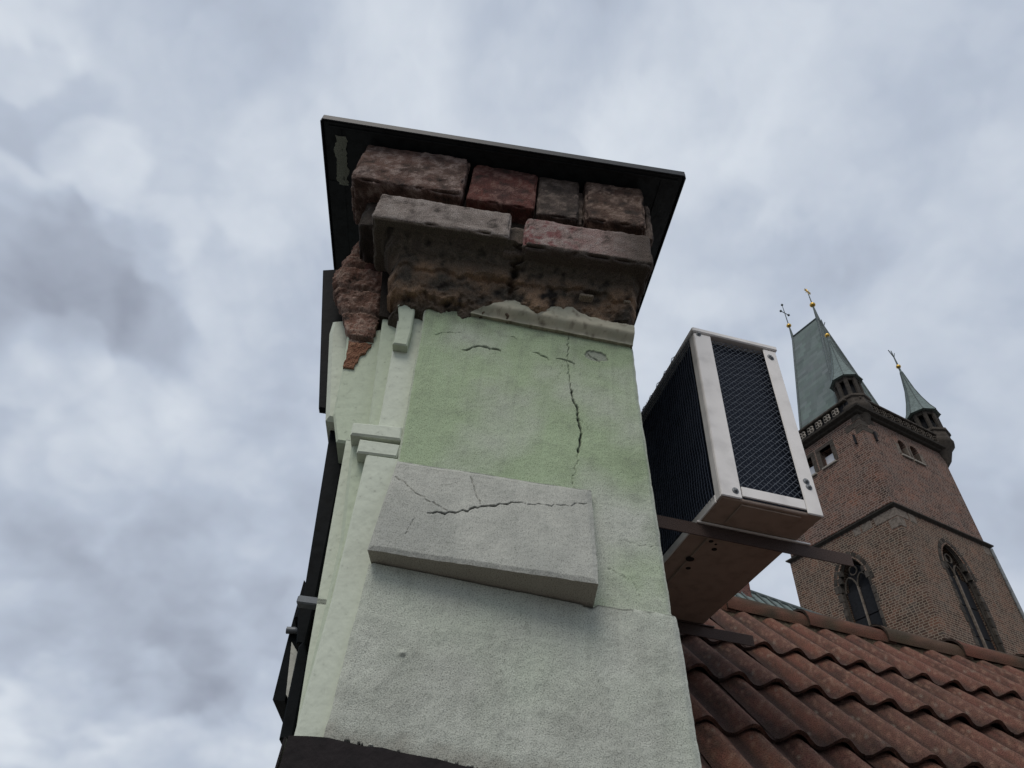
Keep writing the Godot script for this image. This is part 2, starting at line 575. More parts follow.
func gothic_window(t: Node3D, xf: Transform3D, x0: float, x1: float, y0: float, spring: float, apex: float) -> void:
	var w := Node3D.new()
	w.name = numbered("window", t)
	t.add_child(w)
	var mid := (x0 + x1) / 2
	var dz := -0.30
	# moulded stone reveal stepping back in the opening
	var m := MB.new()
	m.xf = xf
	for ring in [[0.02, -0.03, 0.05], [0.06, -0.10, 0.05], [0.10, -0.17, 0.05]]:
		var o := arch_outline(x0 + ring[0] - 0.06, x1 - ring[0] + 0.06, spring, apex - ring[0] * 1.2 + 0.08, 8)
		o = [Vector2(x0 + ring[0] - 0.06, y0)] + o + [Vector2(x1 - ring[0] + 0.06, y0)]
		var inner := []
		for q in o:
			inner.append(Vector2(mid + (q.x - mid) * (1.0 - 2.0 * ring[2] / (x1 - x0)), q.y - (0.0 if q.y < spring else ring[2] * 0.9 * (q.y - spring) / (apex - spring))))
		for k in o.size() - 1:
			var z: float = ring[1] + 0.03
			m.quad(Vector3(o[k].x, o[k].y, z), Vector3(o[k + 1].x, o[k + 1].y, z), Vector3(inner[k + 1].x, inner[k + 1].y, z - 0.03), Vector3(inner[k].x, inner[k].y, z - 0.03))
			m.quad(Vector3(inner[k].x, inner[k].y, z - 0.03), Vector3(inner[k + 1].x, inner[k + 1].y, z - 0.03), Vector3(inner[k + 1].x, inner[k + 1].y, z - 0.1), Vector3(inner[k].x, inner[k].y, z - 0.1))
	part(m, "frame", M.sandstone_dark, w)
	# dark boards between the mullion and the bars
	var top := arch_outline(x0 + 0.2, x1 - 0.2, spring, apex - 0.3, 8)
	var rows := 5
	for s in 2:
		for k in rows:
			var pm := MB.new()
			pm.xf = xf
			var a := x0 + 0.14 if s == 0 else mid + 0.05
			var b := mid - 0.05 if s == 0 else x1 - 0.14
			var ya := lerpf(y0, spring, float(k) / rows) + 0.03
			var yb := lerpf(y0, spring, float(k + 1) / rows) - 0.03
			pm.box(Vector3(a, ya, dz - 0.05), Vector3(b, yb, dz))
			part(pm, "pane", M.void_dark, w)
	var bm := MB.new()
	bm.xf = xf
	bm.prism([Vector2(x0 + 0.1, y0)] + top + [Vector2(x1 - 0.1, y0)], dz - 0.3, dz - 0.14)
	part(bm, "backing", M.void_dark, w)
	var mm := MB.new()
	mm.xf = xf
	mm.box(Vector3(mid - 0.045, y0, dz - 0.08), Vector3(mid + 0.045, spring + 0.1, dz + 0.12), 0.03)
	part(mm, "mullion", M.sandstone_pale, w)
	# tracery: two pointed heads and a ring above them
	var tm := MB.new()
	tm.xf = xf
	for s in 2:
		var a := x0 + 0.14 if s == 0 else mid
		var b := mid if s == 0 else x1 - 0.14
		var pts := []
		for q in arch_outline(a, b, spring - 0.05, spring + (apex - spring) * 0.42, 6): pts.append(Vector3(q.x, q.y, dz + 0.05))
		tm.tube(pts, 0.055, 5)
	var ringp := []
	for k in 13: ringp.append(Vector3(mid + cos(TAU * k / 12) * 0.24, spring + (apex - spring) * 0.58 + sin(TAU * k / 12) * 0.26, dz + 0.05))
	tm.tube(ringp, 0.05, 5, false)
	part(tm, "tracery", M.sandstone, w)

func finial(t: Node3D, at: Vector3, ball_y: float, tip_y: float, rad: float, star: bool) -> void:
	var f := Node3D.new()
	f.name = numbered("finial", t)
	t.add_child(f)
	var m := MB.new()
	m.lathe([Vector2(rad * 0.75, at.y - 0.6), Vector2(rad * 0.4, at.y + (ball_y - at.y) * 0.5), Vector2(rad * 0.22, ball_y), Vector2(rad * 0.13, tip_y), Vector2(0, tip_y + 0.05)], 8, Vector3(at.x, 0, at.z))
	part(m, "rod", M.copper_plain, f)
	var b := MB.new()
	var prof := []
	for k in 9: prof.append(Vector2(sin(PI * k / 8) * rad, ball_y - cos(PI * k / 8) * rad * 0.9))
	b.lathe(prof, 12, Vector3(at.x, 0, at.z))
	part(b, "ball", M.gold, f)
	var s := MB.new()
	if star:
		for k in 4:
			var a := PI * k / 4
			s.tube([Vector3(at.x - cos(a) * rad * 1.5, tip_y - sin(a) * rad * 1.5, at.z), Vector3(at.x + cos(a) * rad * 1.5, tip_y + sin(a) * rad * 1.5, at.z)], rad * 0.16, 4)
	else:
		var yc := lerpf(ball_y, tip_y, 0.6)
		s.tube([Vector3(at.x - rad * 2.2, yc, at.z), Vector3(at.x + rad * 2.2, yc, at.z)], rad * 0.18, 5)
		for q in [Vector3(-rad * 2.2, 0, 0), Vector3(rad * 2.2, 0, 0), Vector3(0, tip_y - yc, 0)]:
			s.box(Vector3(at.x, yc, at.z) + q - Vector3.ONE * rad * 0.42, Vector3(at.x, yc, at.z) + q + Vector3.ONE * rad * 0.42, 0.03)
	part(s, "star" if star else "cross", M.gold if star else M.copper_plain, f)

func make_turret(t: Node3D, at: Vector3, bottom: float, eaves: float, ball: float, turn: float, sc := 0.78) -> void:
	var r := Node3D.new()
	r.name = numbered("turret", t)
	t.add_child(r)
	var c := Vector3(at.x, 0, at.z)
	var m := MB.new()
	m.lathe([Vector2(0.05 * sc, bottom - 0.5), Vector2(0.5 * sc, bottom), Vector2(0.85 * sc, bottom + 0.75), Vector2(1.16 * sc, bottom + 1.05), Vector2(1.2 * sc, bottom + 1.3), Vector2(1.18 * sc, bottom + 1.35)], 16, c)
	part(m, "corbel", M.sandstone, r)
	var d := MB.new()
	d.lathe([Vector2(1.15 * sc, bottom + 1.3), Vector2(1.15 * sc, eaves - 1.9), Vector2(1.28 * sc, eaves - 1.82), Vector2(1.28 * sc, eaves - 1.66), Vector2(0.9 * sc, eaves - 1.62)], 8, c, true, turn)
	part(d, "drum", M.sandstone, r)
	var core := MB.new()
	core.lathe([Vector2(0.55 * sc, eaves - 1.7), Vector2(0.55 * sc, eaves)], 8, c, true, turn)
	part(core, "lantern_core", M.void_dark, r)
	for k in 8:
		var a := turn + TAU * k / 8
		var pm := MB.new()
		pm.xf = Transform3D(Basis(Vector3.UP, -a), c + Vector3(cos(a) * 0.88 * sc, 0, sin(a) * 0.88 * sc))
		pm.box(Vector3(-0.11, eaves - 1.7, -0.13), Vector3(0.11, eaves + 0.02, 0.13), 0.05)
		part(pm, "column", M.sandstone_dark, r)
	var hd := MB.new()
	hd.lathe([Vector2(0.9 * sc, eaves - 0.32), Vector2(1.0 * sc, eaves - 0.28), Vector2(1.0 * sc, eaves - 0.01)], 8, c, true, turn)
	part(hd, "lintel_ring", M.sandstone_dark, r)
	var s := MB.new()
	s.lathe([Vector2(1.02 * sc, eaves - 0.02), Vector2(1.28 * sc, eaves), Vector2(1.0 * sc, eaves + 0.55), Vector2(0.66 * sc, eaves + 1.5), Vector2(0.37 * sc, eaves + 2.6), Vector2(0.1 * sc, ball - 0.6), Vector2(0.05 * sc, ball)], 8, c, true, turn)
	part(s, "spire_roof", M.copper_light, r)
	var ribs := MB.new()
	for k in 8:
		var a := turn + TAU * k / 8
		var e := Vector3(cos(a), 0, sin(a))
		ribs.tube([c + e * 1.28 * sc + Vector3.UP * eaves, c + e * 1.0 * sc + Vector3.UP * (eaves + 0.55), c + e * 0.66 * sc + Vector3.UP * (eaves + 1.5), c + e * 0.37 * sc + Vector3.UP * (eaves + 2.6), c + e * 0.1 * sc + Vector3.UP * (ball - 0.6)], 0.035, 4)
	part(ribs, "seams", M.copper_plain, r)
	finial_part(r, c, ball, ball + 1.7)

func finial_part(r: Node3D, c: Vector3, ball: float, tip: float) -> void:
	var m := MB.new()
	m.lathe([Vector2(0.07, ball - 0.4), Vector2(0.03, tip), Vector2(0, tip + 0.02)], 6, c)
	part(m, "finial_rod", M.copper_plain, r)
	var b := MB.new()
	var prof := []
	for k in 7: prof.append(Vector2(sin(PI * k / 6) * 0.17, ball - cos(PI * k / 6) * 0.16))
	b.lathe(prof, 10, c)
	part(b, "finial_ball", M.gold, r)
	var s := MB.new()
	for k in [-1, 1]: s.tube([c + Vector3(0, tip - 0.75, 0), c + Vector3(0.32 * k, tip - 0.1, 0)], 0.035, 4)
	part(s, "finial_cross", M.copper_plain, r)

func church() -> void:
	var G := 12.0
	var at := Vector3(21.08, -G, -27.94)
	var t := thing("church_tower", "tall old brick church tower with green copper wedge roof and corner turrets", "tower", at, 22.8)
	var S := 7.6     # width
	var front := Transform3D(Basis.IDENTITY, Vector3.ZERO)
	var side := Transform3D(Basis(Vector3(0, 0, 1), Vector3.UP, Vector3(-1, 0, 0)), Vector3.ZERO)
	var y1 := 20.95 + G
	var y2 := 27.55 + G
	# lower storey
	var m := MB.new()
	m.xf = front
	wall_with_opening(m, 0, S, 0, y1, 2.5, 4.4, 10 + G, 17.9 + G, 19.75 + G, 1.2)
	m.xf = side
	wall_with_opening(m, -7.5, 0, 0, y1, -4.62, -2.72, 10 + G, 17.75 + G, 19.5 + G, 1.2)
	m.xf = Transform3D()
	m.quad(Vector3(S, 0, 0), Vector3(S, y1, 0), Vector3(S, y1, -7.5), Vector3(S, 0, -7.5))
	m.quad(Vector3(S, 0, -7.5), Vector3(S, y1, -7.5), Vector3(0, y1, -7.5), Vector3(0, 0, -7.5))
	part(m, "lower_wall", M.brick_lower, t)
	gothic_window(t, front, 2.5, 4.4, 10 + G, 17.9 + G, 19.75 + G)
	gothic_window(t, side, -4.62, -2.72, 10 + G, 17.75 + G, 19.5 + G)
	# stones toothed into the brickwork beside the windows and at the corner
	var r := RandomNumberGenerator.new()
	r.seed = 5
	for fc in [[front, 2.5, 4.4], [side, -4.62, -2.72]]:
		for s in 2:
			var y: float = 12.6 + G
			while y < 18.6 + G:
				var h := r.randf_range(0.32, 0.5)
				var wd := r.randf_range(0.08, 0.26)
				var q := MB.new()
				q.xf = fc[0]
				var top: float = clampf((y - 17.6 - G) * 0.35, 0, 0.5)
				var x: float = fc[1] + top if s == 0 else fc[2] - top
				q.box(Vector3(x - wd if s == 0 else x - 0.04, y, -0.2), Vector3(x + 0.04 if s == 0 else x + wd, y + h - 0.03, 0.025), 0.015)
				part(q, "stone", M.sandstone if r.randf() < 0.4 else M.sandstone_dark, t)
				y += h
	# hood stones round the arches
	for fc in [[front, 2.5, 4.4, 17.9, 19.75], [side, -4.62, -2.72, 17.75, 19.5]]:
		var o := arch_outline(fc[1] - 0.12, fc[2] + 0.12, fc[3] + G, fc[4] + 0.12 + G, 6)
		for k in o.size() - 1:
			var q := MB.new()
			q.xf = fc[0]
			var a: Vector2 = o[k]
			var b: Vector2 = o[k + 1]
			var nn := (b - a).normalized().orthogonal() * -0.22
			if nn.y < 0: nn = -nn
			var g := (b - a) * 0.04
			q.prism([a + g, b - g, b - g + nn, a + g + nn], -0.2, 0.02)
			part(q, "stone", M.sandstone_dark if k % 2 else M.sandstone, t)
	var qy := 20.8 + G
	for k in 2:
		var h := r.randf_range(0.42, 0.62)
		var lw := r.randf_range(0.5, 1.5)
		var q := MB.new()
		q.box(Vector3(-0.02, qy - h + 0.03, -lw), Vector3([0.9, 0.45][k % 2], qy, 0.02), 0.02)
		part(q, "stone", M.sandstone_pale, t)
		if k == 0:
			for e in [[-1.55, -2.2], [-2.3, -2.75]]:
				var q2 := MB.new()
				q2.box(Vector3(-0.02, qy - 0.45, e[1]), Vector3(0.3, qy, e[0]), 0.02)
				part(q2, "stone", M.sandstone_pale, t)
			for e in [[1.0, 1.5], [6.9, 7.45]]:
				var q2 := MB.new()
				q2.box(Vector3(e[0], qy - 0.55, -0.3), Vector3(e[1], qy, 0.02), 0.02)
				part(q2, "stone", M.sandstone_pale, t)
		qy -= h
	# pale tube added to paint the lit edge of the right-hand corner
	var dp := MB.new()
	dp.tube([Vector3(S - 0.08, 0.3, 0.07), Vector3(S - 0.08, y1 - 0.2, 0.07)], 0.09, 8)
	part(dp, "lit_edge_strip", M.edge_pale, t)
	# string course: a dark sloped weathering
	var sc := MB.new()
	var prof := [Vector2(0.0, y1 - 0.12), Vector2(0.16, y1 + 0.0), Vector2(0.17, y1 + 0.07), Vector2(-0.1, y1 + 0.25)]
	var cs := [Vector3(0, 0, -7.5), Vector3(0, 0, 0), Vector3(S, 0, 0), Vector3(S, 0, -7.5)]
	var dirs := [Vector3(-1, 0, -1), Vector3(-1, 0, 1), Vector3(1, 0, 1), Vector3(1, 0, -1)]
	for k in 4:
		var k2 := (k + 1) % 4
		for e in prof.size() - 1:
			var A: Vector2 = prof[e]
			var B: Vector2 = prof[e + 1]
			sc.quad(cs[k] + dirs[k] * A.x + Vector3.UP * A.y, cs[k] + dirs[k] * B.x + Vector3.UP * B.y, cs[k2] + dirs[k2] * B.x + Vector3.UP * B.y, cs[k2] + dirs[k2] * A.x + Vector3.UP * A.y)
	part(sc, "string_course", M.sandstone_dark, t)
	# upper storey, set back a little
	var u := MB.new()
	var i0 := 0.1
	u.xf = Transform3D(Basis.IDENTITY, Vector3(0, 0, -i0))
	wall_with_opening(u, i0, 3.95, y1 + 0.3, y2 + 0.1, 3.1, 3.78, 25.75 + G, 26.6 + G, 27.0 + G, 0.9)
	wall_with_opening(u, 3.95, S - i0, y1 + 0.3, y2 + 0.1, 4.15, 4.85, 25.75 + G, 26.6 + G, 27.0 + G, 0.9)
	u.xf = Transform3D(side.basis, Vector3(i0, 0, 0))
	wall_with_opening(u, -7.4, -3.7, y1 + 0.3, y2 + 0.1, -4.9, -4.05, 25.55 + G, 26.85 + G, 26.85 + G, 0.9)
	wall_with_opening(u, -3.7, -i0, y1 + 0.3, y2 + 0.1, -3.35, -2.5, 25.55 + G, 26.85 + G, 26.85 + G, 0.9)
	u.xf = Transform3D()
	u.quad(Vector3(S - i0, y1, -i0), Vector3(S - i0, y2 + 0.1, -i0), Vector3(S - i0, y2 + 0.1, -7.4), Vector3(S - i0, y1, -7.4))
	u.quad(Vector3(S - i0, y1, -7.4), Vector3(S - i0, y2 + 0.1, -7.4), Vector3(i0, y2 + 0.1, -7.4), Vector3(i0, y1, -7.4))
	part(u, "upper_wall", M.brick_upper, t)
	for e in [[Transform3D(Basis.IDENTITY, Vector3(0, 0, -i0)), 3.1, 3.78, false], [Transform3D(Basis.IDENTITY, Vector3(0, 0, -i0)), 4.15, 4.85, false], [Transform3D(side.basis, Vector3(i0, 0, 0)), -4.9, -4.05, true], [Transform3D(side.basis, Vector3(i0, 0, 0)), -3.35, -2.5, true]]:
		var w := Node3D.new()
		w.name = numbered("small_window", t)
		t.add_child(w)
		var bk := MB.new()
		bk.xf = e[0]
		bk.box(Vector3(e[1] - 0.1, 25.5 + G, -0.95), Vector3(e[2] + 0.1, 27.1 + G, -0.85))
		part(bk, "backing", M.void_dark, w)
		var sl := MB.new()
		sl.xf = e[0]
		sl.box(Vector3(e[1] - 0.12, (25.42 if e[3] else 25.6) + G, -0.3), Vector3(e[2] + 0.12, (25.55 if e[3] else 25.75) + G, 0.1), 0.02)
		part(sl, "sill", M.trim_pale, w)
		for sx in 2:
			var jb := MB.new()
			jb.xf = e[0]
			var x: float = e[1] if sx == 0 else e[2]
			jb.box(Vector3(x - (0.3 if sx == 0 else 0.0), (25.56 if e[3] else 25.76) + G, -0.3), Vector3(x + (0.0 if sx == 0 else 0.3), (26.85 if e[3] else 26.6) + G, 0.02), 0.02)
			part(jb, "jamb", M.sandstone_pale if not e[3] else M.sandstone, w)
		if e[3]:
			var hd := MB.new()
			hd.xf = e[0]
			hd.box(Vector3(e[1] - 0.3, 26.85 + G, -0.3), Vector3(e[2] + 0.3, 27.1 + G, 0.02), 0.02)
			part(hd, "lintel", M.sandstone, w)
			var pb := MB.new()
			pb.xf = e[0]
			pb.box(Vector3(e[1] + 0.02, 25.57 + G, -0.42), Vector3(e[2] - 0.02, 26.45 + G, -0.36))
			part(pb, "sky_patch", M.sky_panel, w)  # bright sky in the opening, painted as a pale panel
	var uy := 27.6 + G
	for k in 3:
		var h := r.randf_range(0.34, 0.5)
		var q := MB.new()
		q.box(Vector3(i0 - 0.02, uy - h + 0.025, -i0 - [0.5, 1.1][k % 2]), Vector3(i0 + [1.3, 0.6][k % 2], uy, -i0 + 0.02), 0.015)
		part(q, "stone", M.sandstone, t)
		uy -= h
	# short iron anchors near the top corner
	for e in [[Vector3(0.0, 26.0 + G, -0.75), 0], [Vector3(0.9, 26.1 + G, 0.0), 1]]:
		var q := MB.new()
		q.box(e[0] + Vector3(-0.06, -0.35, -0.06), e[0] + Vector3(0.06, 0.35, 0.06), 0.02)
		part(q, "wall_anchor", M.void_dark, t)
	# cornice
	var co := MB.new()
	var cprof := [Vector2(-0.1, y2 + 0.06), Vector2(0.06, y2 + 0.12), Vector2(0.12, y2 + 0.2), Vector2(0.33, y2 + 0.3), Vector2(0.36, y2 + 0.42), Vector2(-0.3, y2 + 0.44)]
	for k in 4:
		var k2 := (k + 1) % 4
		for e in cprof.size() - 1:
			var A: Vector2 = cprof[e]
			var B: Vector2 = cprof[e + 1]
			co.quad(cs[k] + dirs[k] * A.x + Vector3.UP * A.y, cs[k] + dirs[k] * B.x + Vector3.UP * B.y, cs[k2] + dirs[k2] * B.x + Vector3.UP * B.y, cs[k2] + dirs[k2] * A.x + Vector3.UP * A.y)
	part(co, "cornice", M.sandstone_dark, t)
	# pierced parapet: back slab, coping and carved tracery pieces
	for fc in [front, side]:
		var a0 := 0.3 if fc == front else -7.2
		var a1 := 7.3 if fc == front else -0.3
		var bs := MB.new()
		bs.xf = fc
		bs.box(Vector3(a0, y2 + 0.4, 0.0), Vector3(a1, y2 + 1.15, 0.12), 0.01)
		part(bs, "parapet_slab", M.void_dark, t)
		var cp := MB.new()
		cp.xf = fc
		cp.box(Vector3(a0, y2 + 1.15, -0.06), Vector3(a1, y2 + 1.32, 0.36), 0.04)
		part(cp, "coping", M.sandstone, t)
		var x := a0 + 0.55
		while x < a1 - 0.3:
			var tr := MB.new()
			tr.xf = fc
			for k in 4:
				var cx := x + cos(PI / 4 + PI / 2 * k) * 0.15
				var cy := y2 + 0.78 + sin(PI / 4 + PI / 2 * k) * 0.15
				var rp := []
				for s in 9: rp.append(Vector3(cx + cos(TAU * s / 8) * 0.13, cy + sin(TAU * s / 8) * 0.13, 0.26))
				tr.tube(rp, 0.06, 4, false)
			part(tr, "tracery", M.trim_pale if fc == side else M.sandstone, t)  # darker stone on the front face paints in its weaker light
			x += 0.68
	var pr := MB.new()
	pr.box(Vector3(0.2, y2 + 0.3, -7.3), Vector3(S - 0.2, y2 + 0.95, -0.2))
	part(pr, "roof_walk", M.sandstone, t)
	# wedge roof: a ridge with a finial at each end
	var ra := Vector3(3.8, 41.35 + G, -2.45)
	var rb := Vector3(3.8, 41.5 + G, -5.05)
	var base := [Vector3(0.7, y2 + 0.9, -4.85), Vector3(0.7, y2 + 0.9, -1.6), Vector3(6.9, y2 + 0.9, -1.6), Vector3(6.9, y2 + 0.9, -4.85)]
	var rf := MB.new()
	rf.quad(base[0], rb, ra, base[1])
	rf.outward([base[1], ra, base[2]], Vector3(3.8, 40, -4))
	rf.quad(base[2], ra, rb, base[3])
	rf.outward([base[3], rb, base[0]], Vector3(3.8, 40, -4))
	part(rf, "copper_roof", M.copper, t)
	var sm := MB.new()
	for e in [[base[0], rb], [base[1], ra], [base[2], ra], [base[3], rb], [ra, rb]]: sm.tube([e[0], e[1]], 0.09, 6)
	for f in [0.12, 0.5, 0.88]: sm.tube([base[1].lerp(base[2], f), ra], 0.045, 4)
	part(sm, "roof_seams", M.copper_plain, t)
	finial(t, ra, 42.95 + G, 44.7 + G, 0.23, true)
	finial(t, rb, 42.95 + G, 45.7 + G, 0.2, false)
	make_turret(t, Vector3(0.75, 0, -0.45), 27.05 + G, 30.75 + G, 35.5 + G, 0.2)
	make_turret(t, Vector3(7.75, 0, -0.3), 27.2 + G, 31.0 + G, 36.0 + G, 0.1, 0.84)
	make_turret(t, Vector3(7.3, 0, -7.2), 26.75 + G, 30.75 + G, 35.5 + G, 0.2)
	make_turret(t, Vector3(0.3, 0, -7.2), 26.75 + G, 30.75 + G, 35.5 + G, 0.2)

	# nave running out behind the tower's left side
	var nv := thing("church_nave", "low building with pale green ribbed roof just behind the red tiled ridge", "building", at, 22.8)
	var w := MB.new()
	w.box(Vector3(-14, 0, -9.0), Vector3(-0.05, 8.5 + G, 1.0))
	part(w, "wall", M.wall, nv)
	var ro := MB.new()
	var A := Vector3(-14, 15.29 + G, -4)
	var B := Vector3(-0.05, 15.42 + G, -4)
	ro.quad(Vector3(-14, 8.4 + G, 1.6), A, B, Vector3(-0.05, 8.4 + G, 1.6))
	ro.quad(Vector3(-0.05, 8.4 + G, -9.6), B, A, Vector3(-14, 8.4 + G, -9.6))
	part(ro, "roof", M.copper_light, nv)
	for k in 21:
		var x := -14.0 + k * 0.68
		var rm := MB.new()
		rm.tube([Vector3(x, 8.45 + G, 1.6), Vector3(x, 15.33 + G + k * 0.0066, -4)], 0.07, 4)
		part(rm, "rib", M.copper_plain, nv)
	var rg := MB.new()
	rg.tube([A, B], 0.12, 6)
	part(rg, "ridge_roll", M.copper_plain, nv)
	var ch := thing("brick_chimney", "dark red brick chimney on the green roof, half hidden by the air conditioner", "chimney", at + Vector3(-9.2, 14.2 + G, -3.6 + 3.5), 22.8)
	# its base sits on the nave's ridge
	ch.position = at + Basis(Vector3.UP, deg_to_rad(22.8)) * Vector3(-8.75, 14.2 + G, -4.0)
	var cm := MB.new()
	cm.box(Vector3(-0.75, 0, -0.5), Vector3(0.8, 3.0, 0.5), 0.02)
	part(cm, "stack", M.brick_red, ch)
	var cc := MB.new()
	cc.box(Vector3(-0.87, 3.003, -0.62), Vector3(0.92, 3.2, 0.62), 0.03)
	part(cc, "cap", M.sandstone, ch)

# ---------------------------------------------------------------- tiled house
func tile_mesh(s: int) -> ArrayMesh:
	var r := RandomNumberGenerator.new()
	r.seed = s * 7 + 1
	var nz := noise(100 + s, 9.0, 4)
	var hue := r.randf_range(-1, 1)
	var base := Color(0.178 + hue * 0.03, 0.078 + hue * 0.01, 0.055)
	if s % 3 == 0: base = Color(0.15, 0.073, 0.054)
	var dark := Color(0.055, 0.034, 0.027)
	var pale := Color(0.37, 0.215, 0.15)
	var W := 0.306
	var L := 0.42
	var prof := func(x: float) -> float:
		var k := 0.5 + 0.5 * cos(TAU * (x - 0.0765) / 0.153)
		return 0.035 * pow(k, 1.1)
	var m := MB.new()
	var paint := func(q: Vector3) -> Color:
		var g := nz.get_noise_3dv(q * Vector3(1.6, 0.5, 1.6))
		var g2 := nz.get_noise_3dv(q * 5.0 + Vector3(3, 9, 2))
		var k := mix3(base, dark, g * 0.9 + 0.24 + g2 * 0.8)
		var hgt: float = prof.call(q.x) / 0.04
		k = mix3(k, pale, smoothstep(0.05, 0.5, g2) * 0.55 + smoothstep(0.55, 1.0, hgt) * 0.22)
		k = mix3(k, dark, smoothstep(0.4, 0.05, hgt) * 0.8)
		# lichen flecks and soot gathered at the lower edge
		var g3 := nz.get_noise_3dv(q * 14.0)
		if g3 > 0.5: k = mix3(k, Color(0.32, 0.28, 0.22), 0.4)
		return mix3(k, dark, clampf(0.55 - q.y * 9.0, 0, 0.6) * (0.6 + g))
	var f := func(u: float, t: float) -> Array:
		var q := Vector3(u * W, t * L, prof.call(u * W) * (1.15 - 0.35 * t) + 0.024 * (1.0 - t) + nz.get_noise_2d(u * 3, t * 3) * 0.0015)
		q.y += nz.get_noise_2d(u * 2 + 9, 4) * 0.004 if t == 0.0 else 0.0
		return [q, paint.call(q)]
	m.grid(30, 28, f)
	# thick lower edge and its return underneath
	var e := func(u: float, t: float) -> Array:
		var q := Vector3(u * W, (1.0 - t) * 0.004 + nz.get_noise_2d(u * 2 + 9, 4) * 0.004, prof.call(u * W) * 1.15 + 0.024 - 0.015 * (1.0 - t))
		return [q, paint.call(q)]
	m.grid(22, 1, e)
	var b := func(u: float, t: float) -> Array:
		var q := Vector3(u * W, 0.004 + (1.0 - t) * 0.1, prof.call(u * W) * 1.1 + 0.009)
		return [q, dark]
	m.grid(22, 1, b)
	return m.mesh()

func house() -> void:
	var t := thing("tiled_house", "house with rusty red double-roll tiled roof and ridge below the air conditioner", "house", Vector3(0, -12, 0) + Basis(Vector3.UP, deg_to_rad(10.3)) * Vector3(0, -0.032, -0.032), 10.3)
	var G := 12.0
	var zr := -2.80
	var yr := -1.216 - zr
	# roof deck, both slopes
	var m := MB.new()
	var x0 := -0.1
	var x1 := 9.0
	var ze := 2.6
	var ye := -1.216 - ze
	m.xf = Transform3D(Basis(Vector3(0, 0, -1), Vector3.UP, Vector3(1, 0, 0)), Vector3(0, G, 0))
	m.prism([Vector2(-ze, ye - 0.02), Vector2(-zr, yr - 0.02), Vector2(-zr * 2 + ze, ye - 0.02), Vector2(-zr * 2 + ze, ye - 0.12), Vector2(-zr, yr - 0.12), Vector2(-ze, ye - 0.12)], x0, x1)
	part(m, "roof_deck", M.deck, t)
	var w := MB.new()
	w.xf = m.xf
	w.prism([Vector2(-ze + 0.4, -G), Vector2(-ze + 0.4, ye + 0.2), Vector2(-zr, yr - 0.16), Vector2(-zr * 2 + ze - 0.4, ye + 0.2), Vector2(-zr * 2 + ze - 0.4, -G)], x0 + 0.02, x1 - 0.3)
	part(w, "wall", M.wall, t)
	# tiles
	var kinds := []
	for k in 9: kinds.append(tile_mesh(k))
	var r := RandomNumberGenerator.new()
	r.seed = 12
	var rot := Basis(Vector3.RIGHT, Vector3(0, 1, -1).normalized(), Vector3(0, 1, 1).normalized())
	for row in range(1, 9):
		var Sd := 2.89 - 0.3675 * row
		var z := -(Sd * sqrt(2.0) + 1.216) / 2
		for c in 22:
			var x := 1.64 - 0.0765 + 0.306 * (c - 5) + r.randf_range(-0.004, 0.004) - 0.008 * (2 - row)
			if x < 0.18 or x > 6.4: continue
			var o := MeshInstance3D.new()
			o.mesh = kinds[r.randi() % 9]
			o.material_override = M.tile
			o.name = numbered("roof_tile", t)
			t.add_child(o)
			var tilt := Basis(Vector3(0, 0, 1), r.randf_range(-0.008, 0.008)) * Basis(Vector3(1, 0, 0), r.randf_range(-0.012, 0.012))
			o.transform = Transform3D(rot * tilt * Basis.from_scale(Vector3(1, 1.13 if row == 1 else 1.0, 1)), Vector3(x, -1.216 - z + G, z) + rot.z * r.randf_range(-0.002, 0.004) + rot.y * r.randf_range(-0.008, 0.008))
	# far slope in one go, never seen from here but it closes the roof
	# ridge: lapped half-round tiles bedded in mortar
	var nz := noise(61, 7.0, 5)
	var rt := []
	for s in 4:
		var q := MB.new()
		var hue := [0.0, 0.02, -0.03, 0.01][s] as float
		var f := func(u: float, v: float) -> Array:
			var a := PI * (1.06 - 1.12 * u)
			var rad := lerpf(0.106, 0.095, v) + (0.006 if v < 0.12 else 0.0)
			var p := Vector3(v * 0.5, sin(a) * rad * 0.92, -cos(a) * rad)
			var g := nz.get_noise_3dv(p + Vector3(s, 0, 0))
			p += Vector3(0, sin(a), -cos(a)) * g * 0.004
			var k := mix3(Color(0.15 + hue, 0.070, 0.047), Color(0.06, 0.050, 0.032), g * 1.6 + 0.45)
			return [p, mix3(k, Color(0.26, 0.15, 0.09), (nz.get_noise_3dv(p * 4) - 0.2) * 1.6)]
		# u runs over the ridge, v along it
		var gf := func(u: float, v: float) -> Array: return f.call(v, u)
		q.grid(8, 14, gf)
		var rim := func(u: float, v: float) -> Array:
			var a: Array = f.call(v, 0.0)
			var pp: Vector3 = a[0]
			return [Vector3(0.002 * u, pp.y * lerpf(0.9, 1.0, u), pp.z * lerpf(0.9, 1.0, u)), Color(0.06, 0.04, 0.03)]
		q.grid(1, 14, rim)
		rt.append(q.mesh())
	var xx := -0.1
	var k := 0
	while xx < 6.6:
		var o := part(rt[(k * 3) % 4], "ridge_tile", M.tile, t)
		o.position = Vector3(xx, yr + G - 0.034 + r.randf_range(-0.004, 0.004), zr)
		o.rotation = Vector3(0, r.randf_range(-0.012, 0.012), r.randf_range(-0.006, 0.006) - 0.02)
		xx += 0.45
		k += 1
	var mo := MB.new()
	var mf := func(u: float, v: float) -> Array:
		var g := nz.get_noise_2d(u * 60, v * 3)
		return [Vector3(-0.1 + u * 6.7, yr + G - 0.13 + v * 0.075 + g * 0.006, zr + 0.088 + (1 - v) * 0.012 + nz.get_noise_2d(u * 90, 5 + v * 4) * 0.01), Color(1, 1, 1)]
	mo.grid(500, 4, mf)
	part(mo, "ridge_mortar", M.mortar, t)

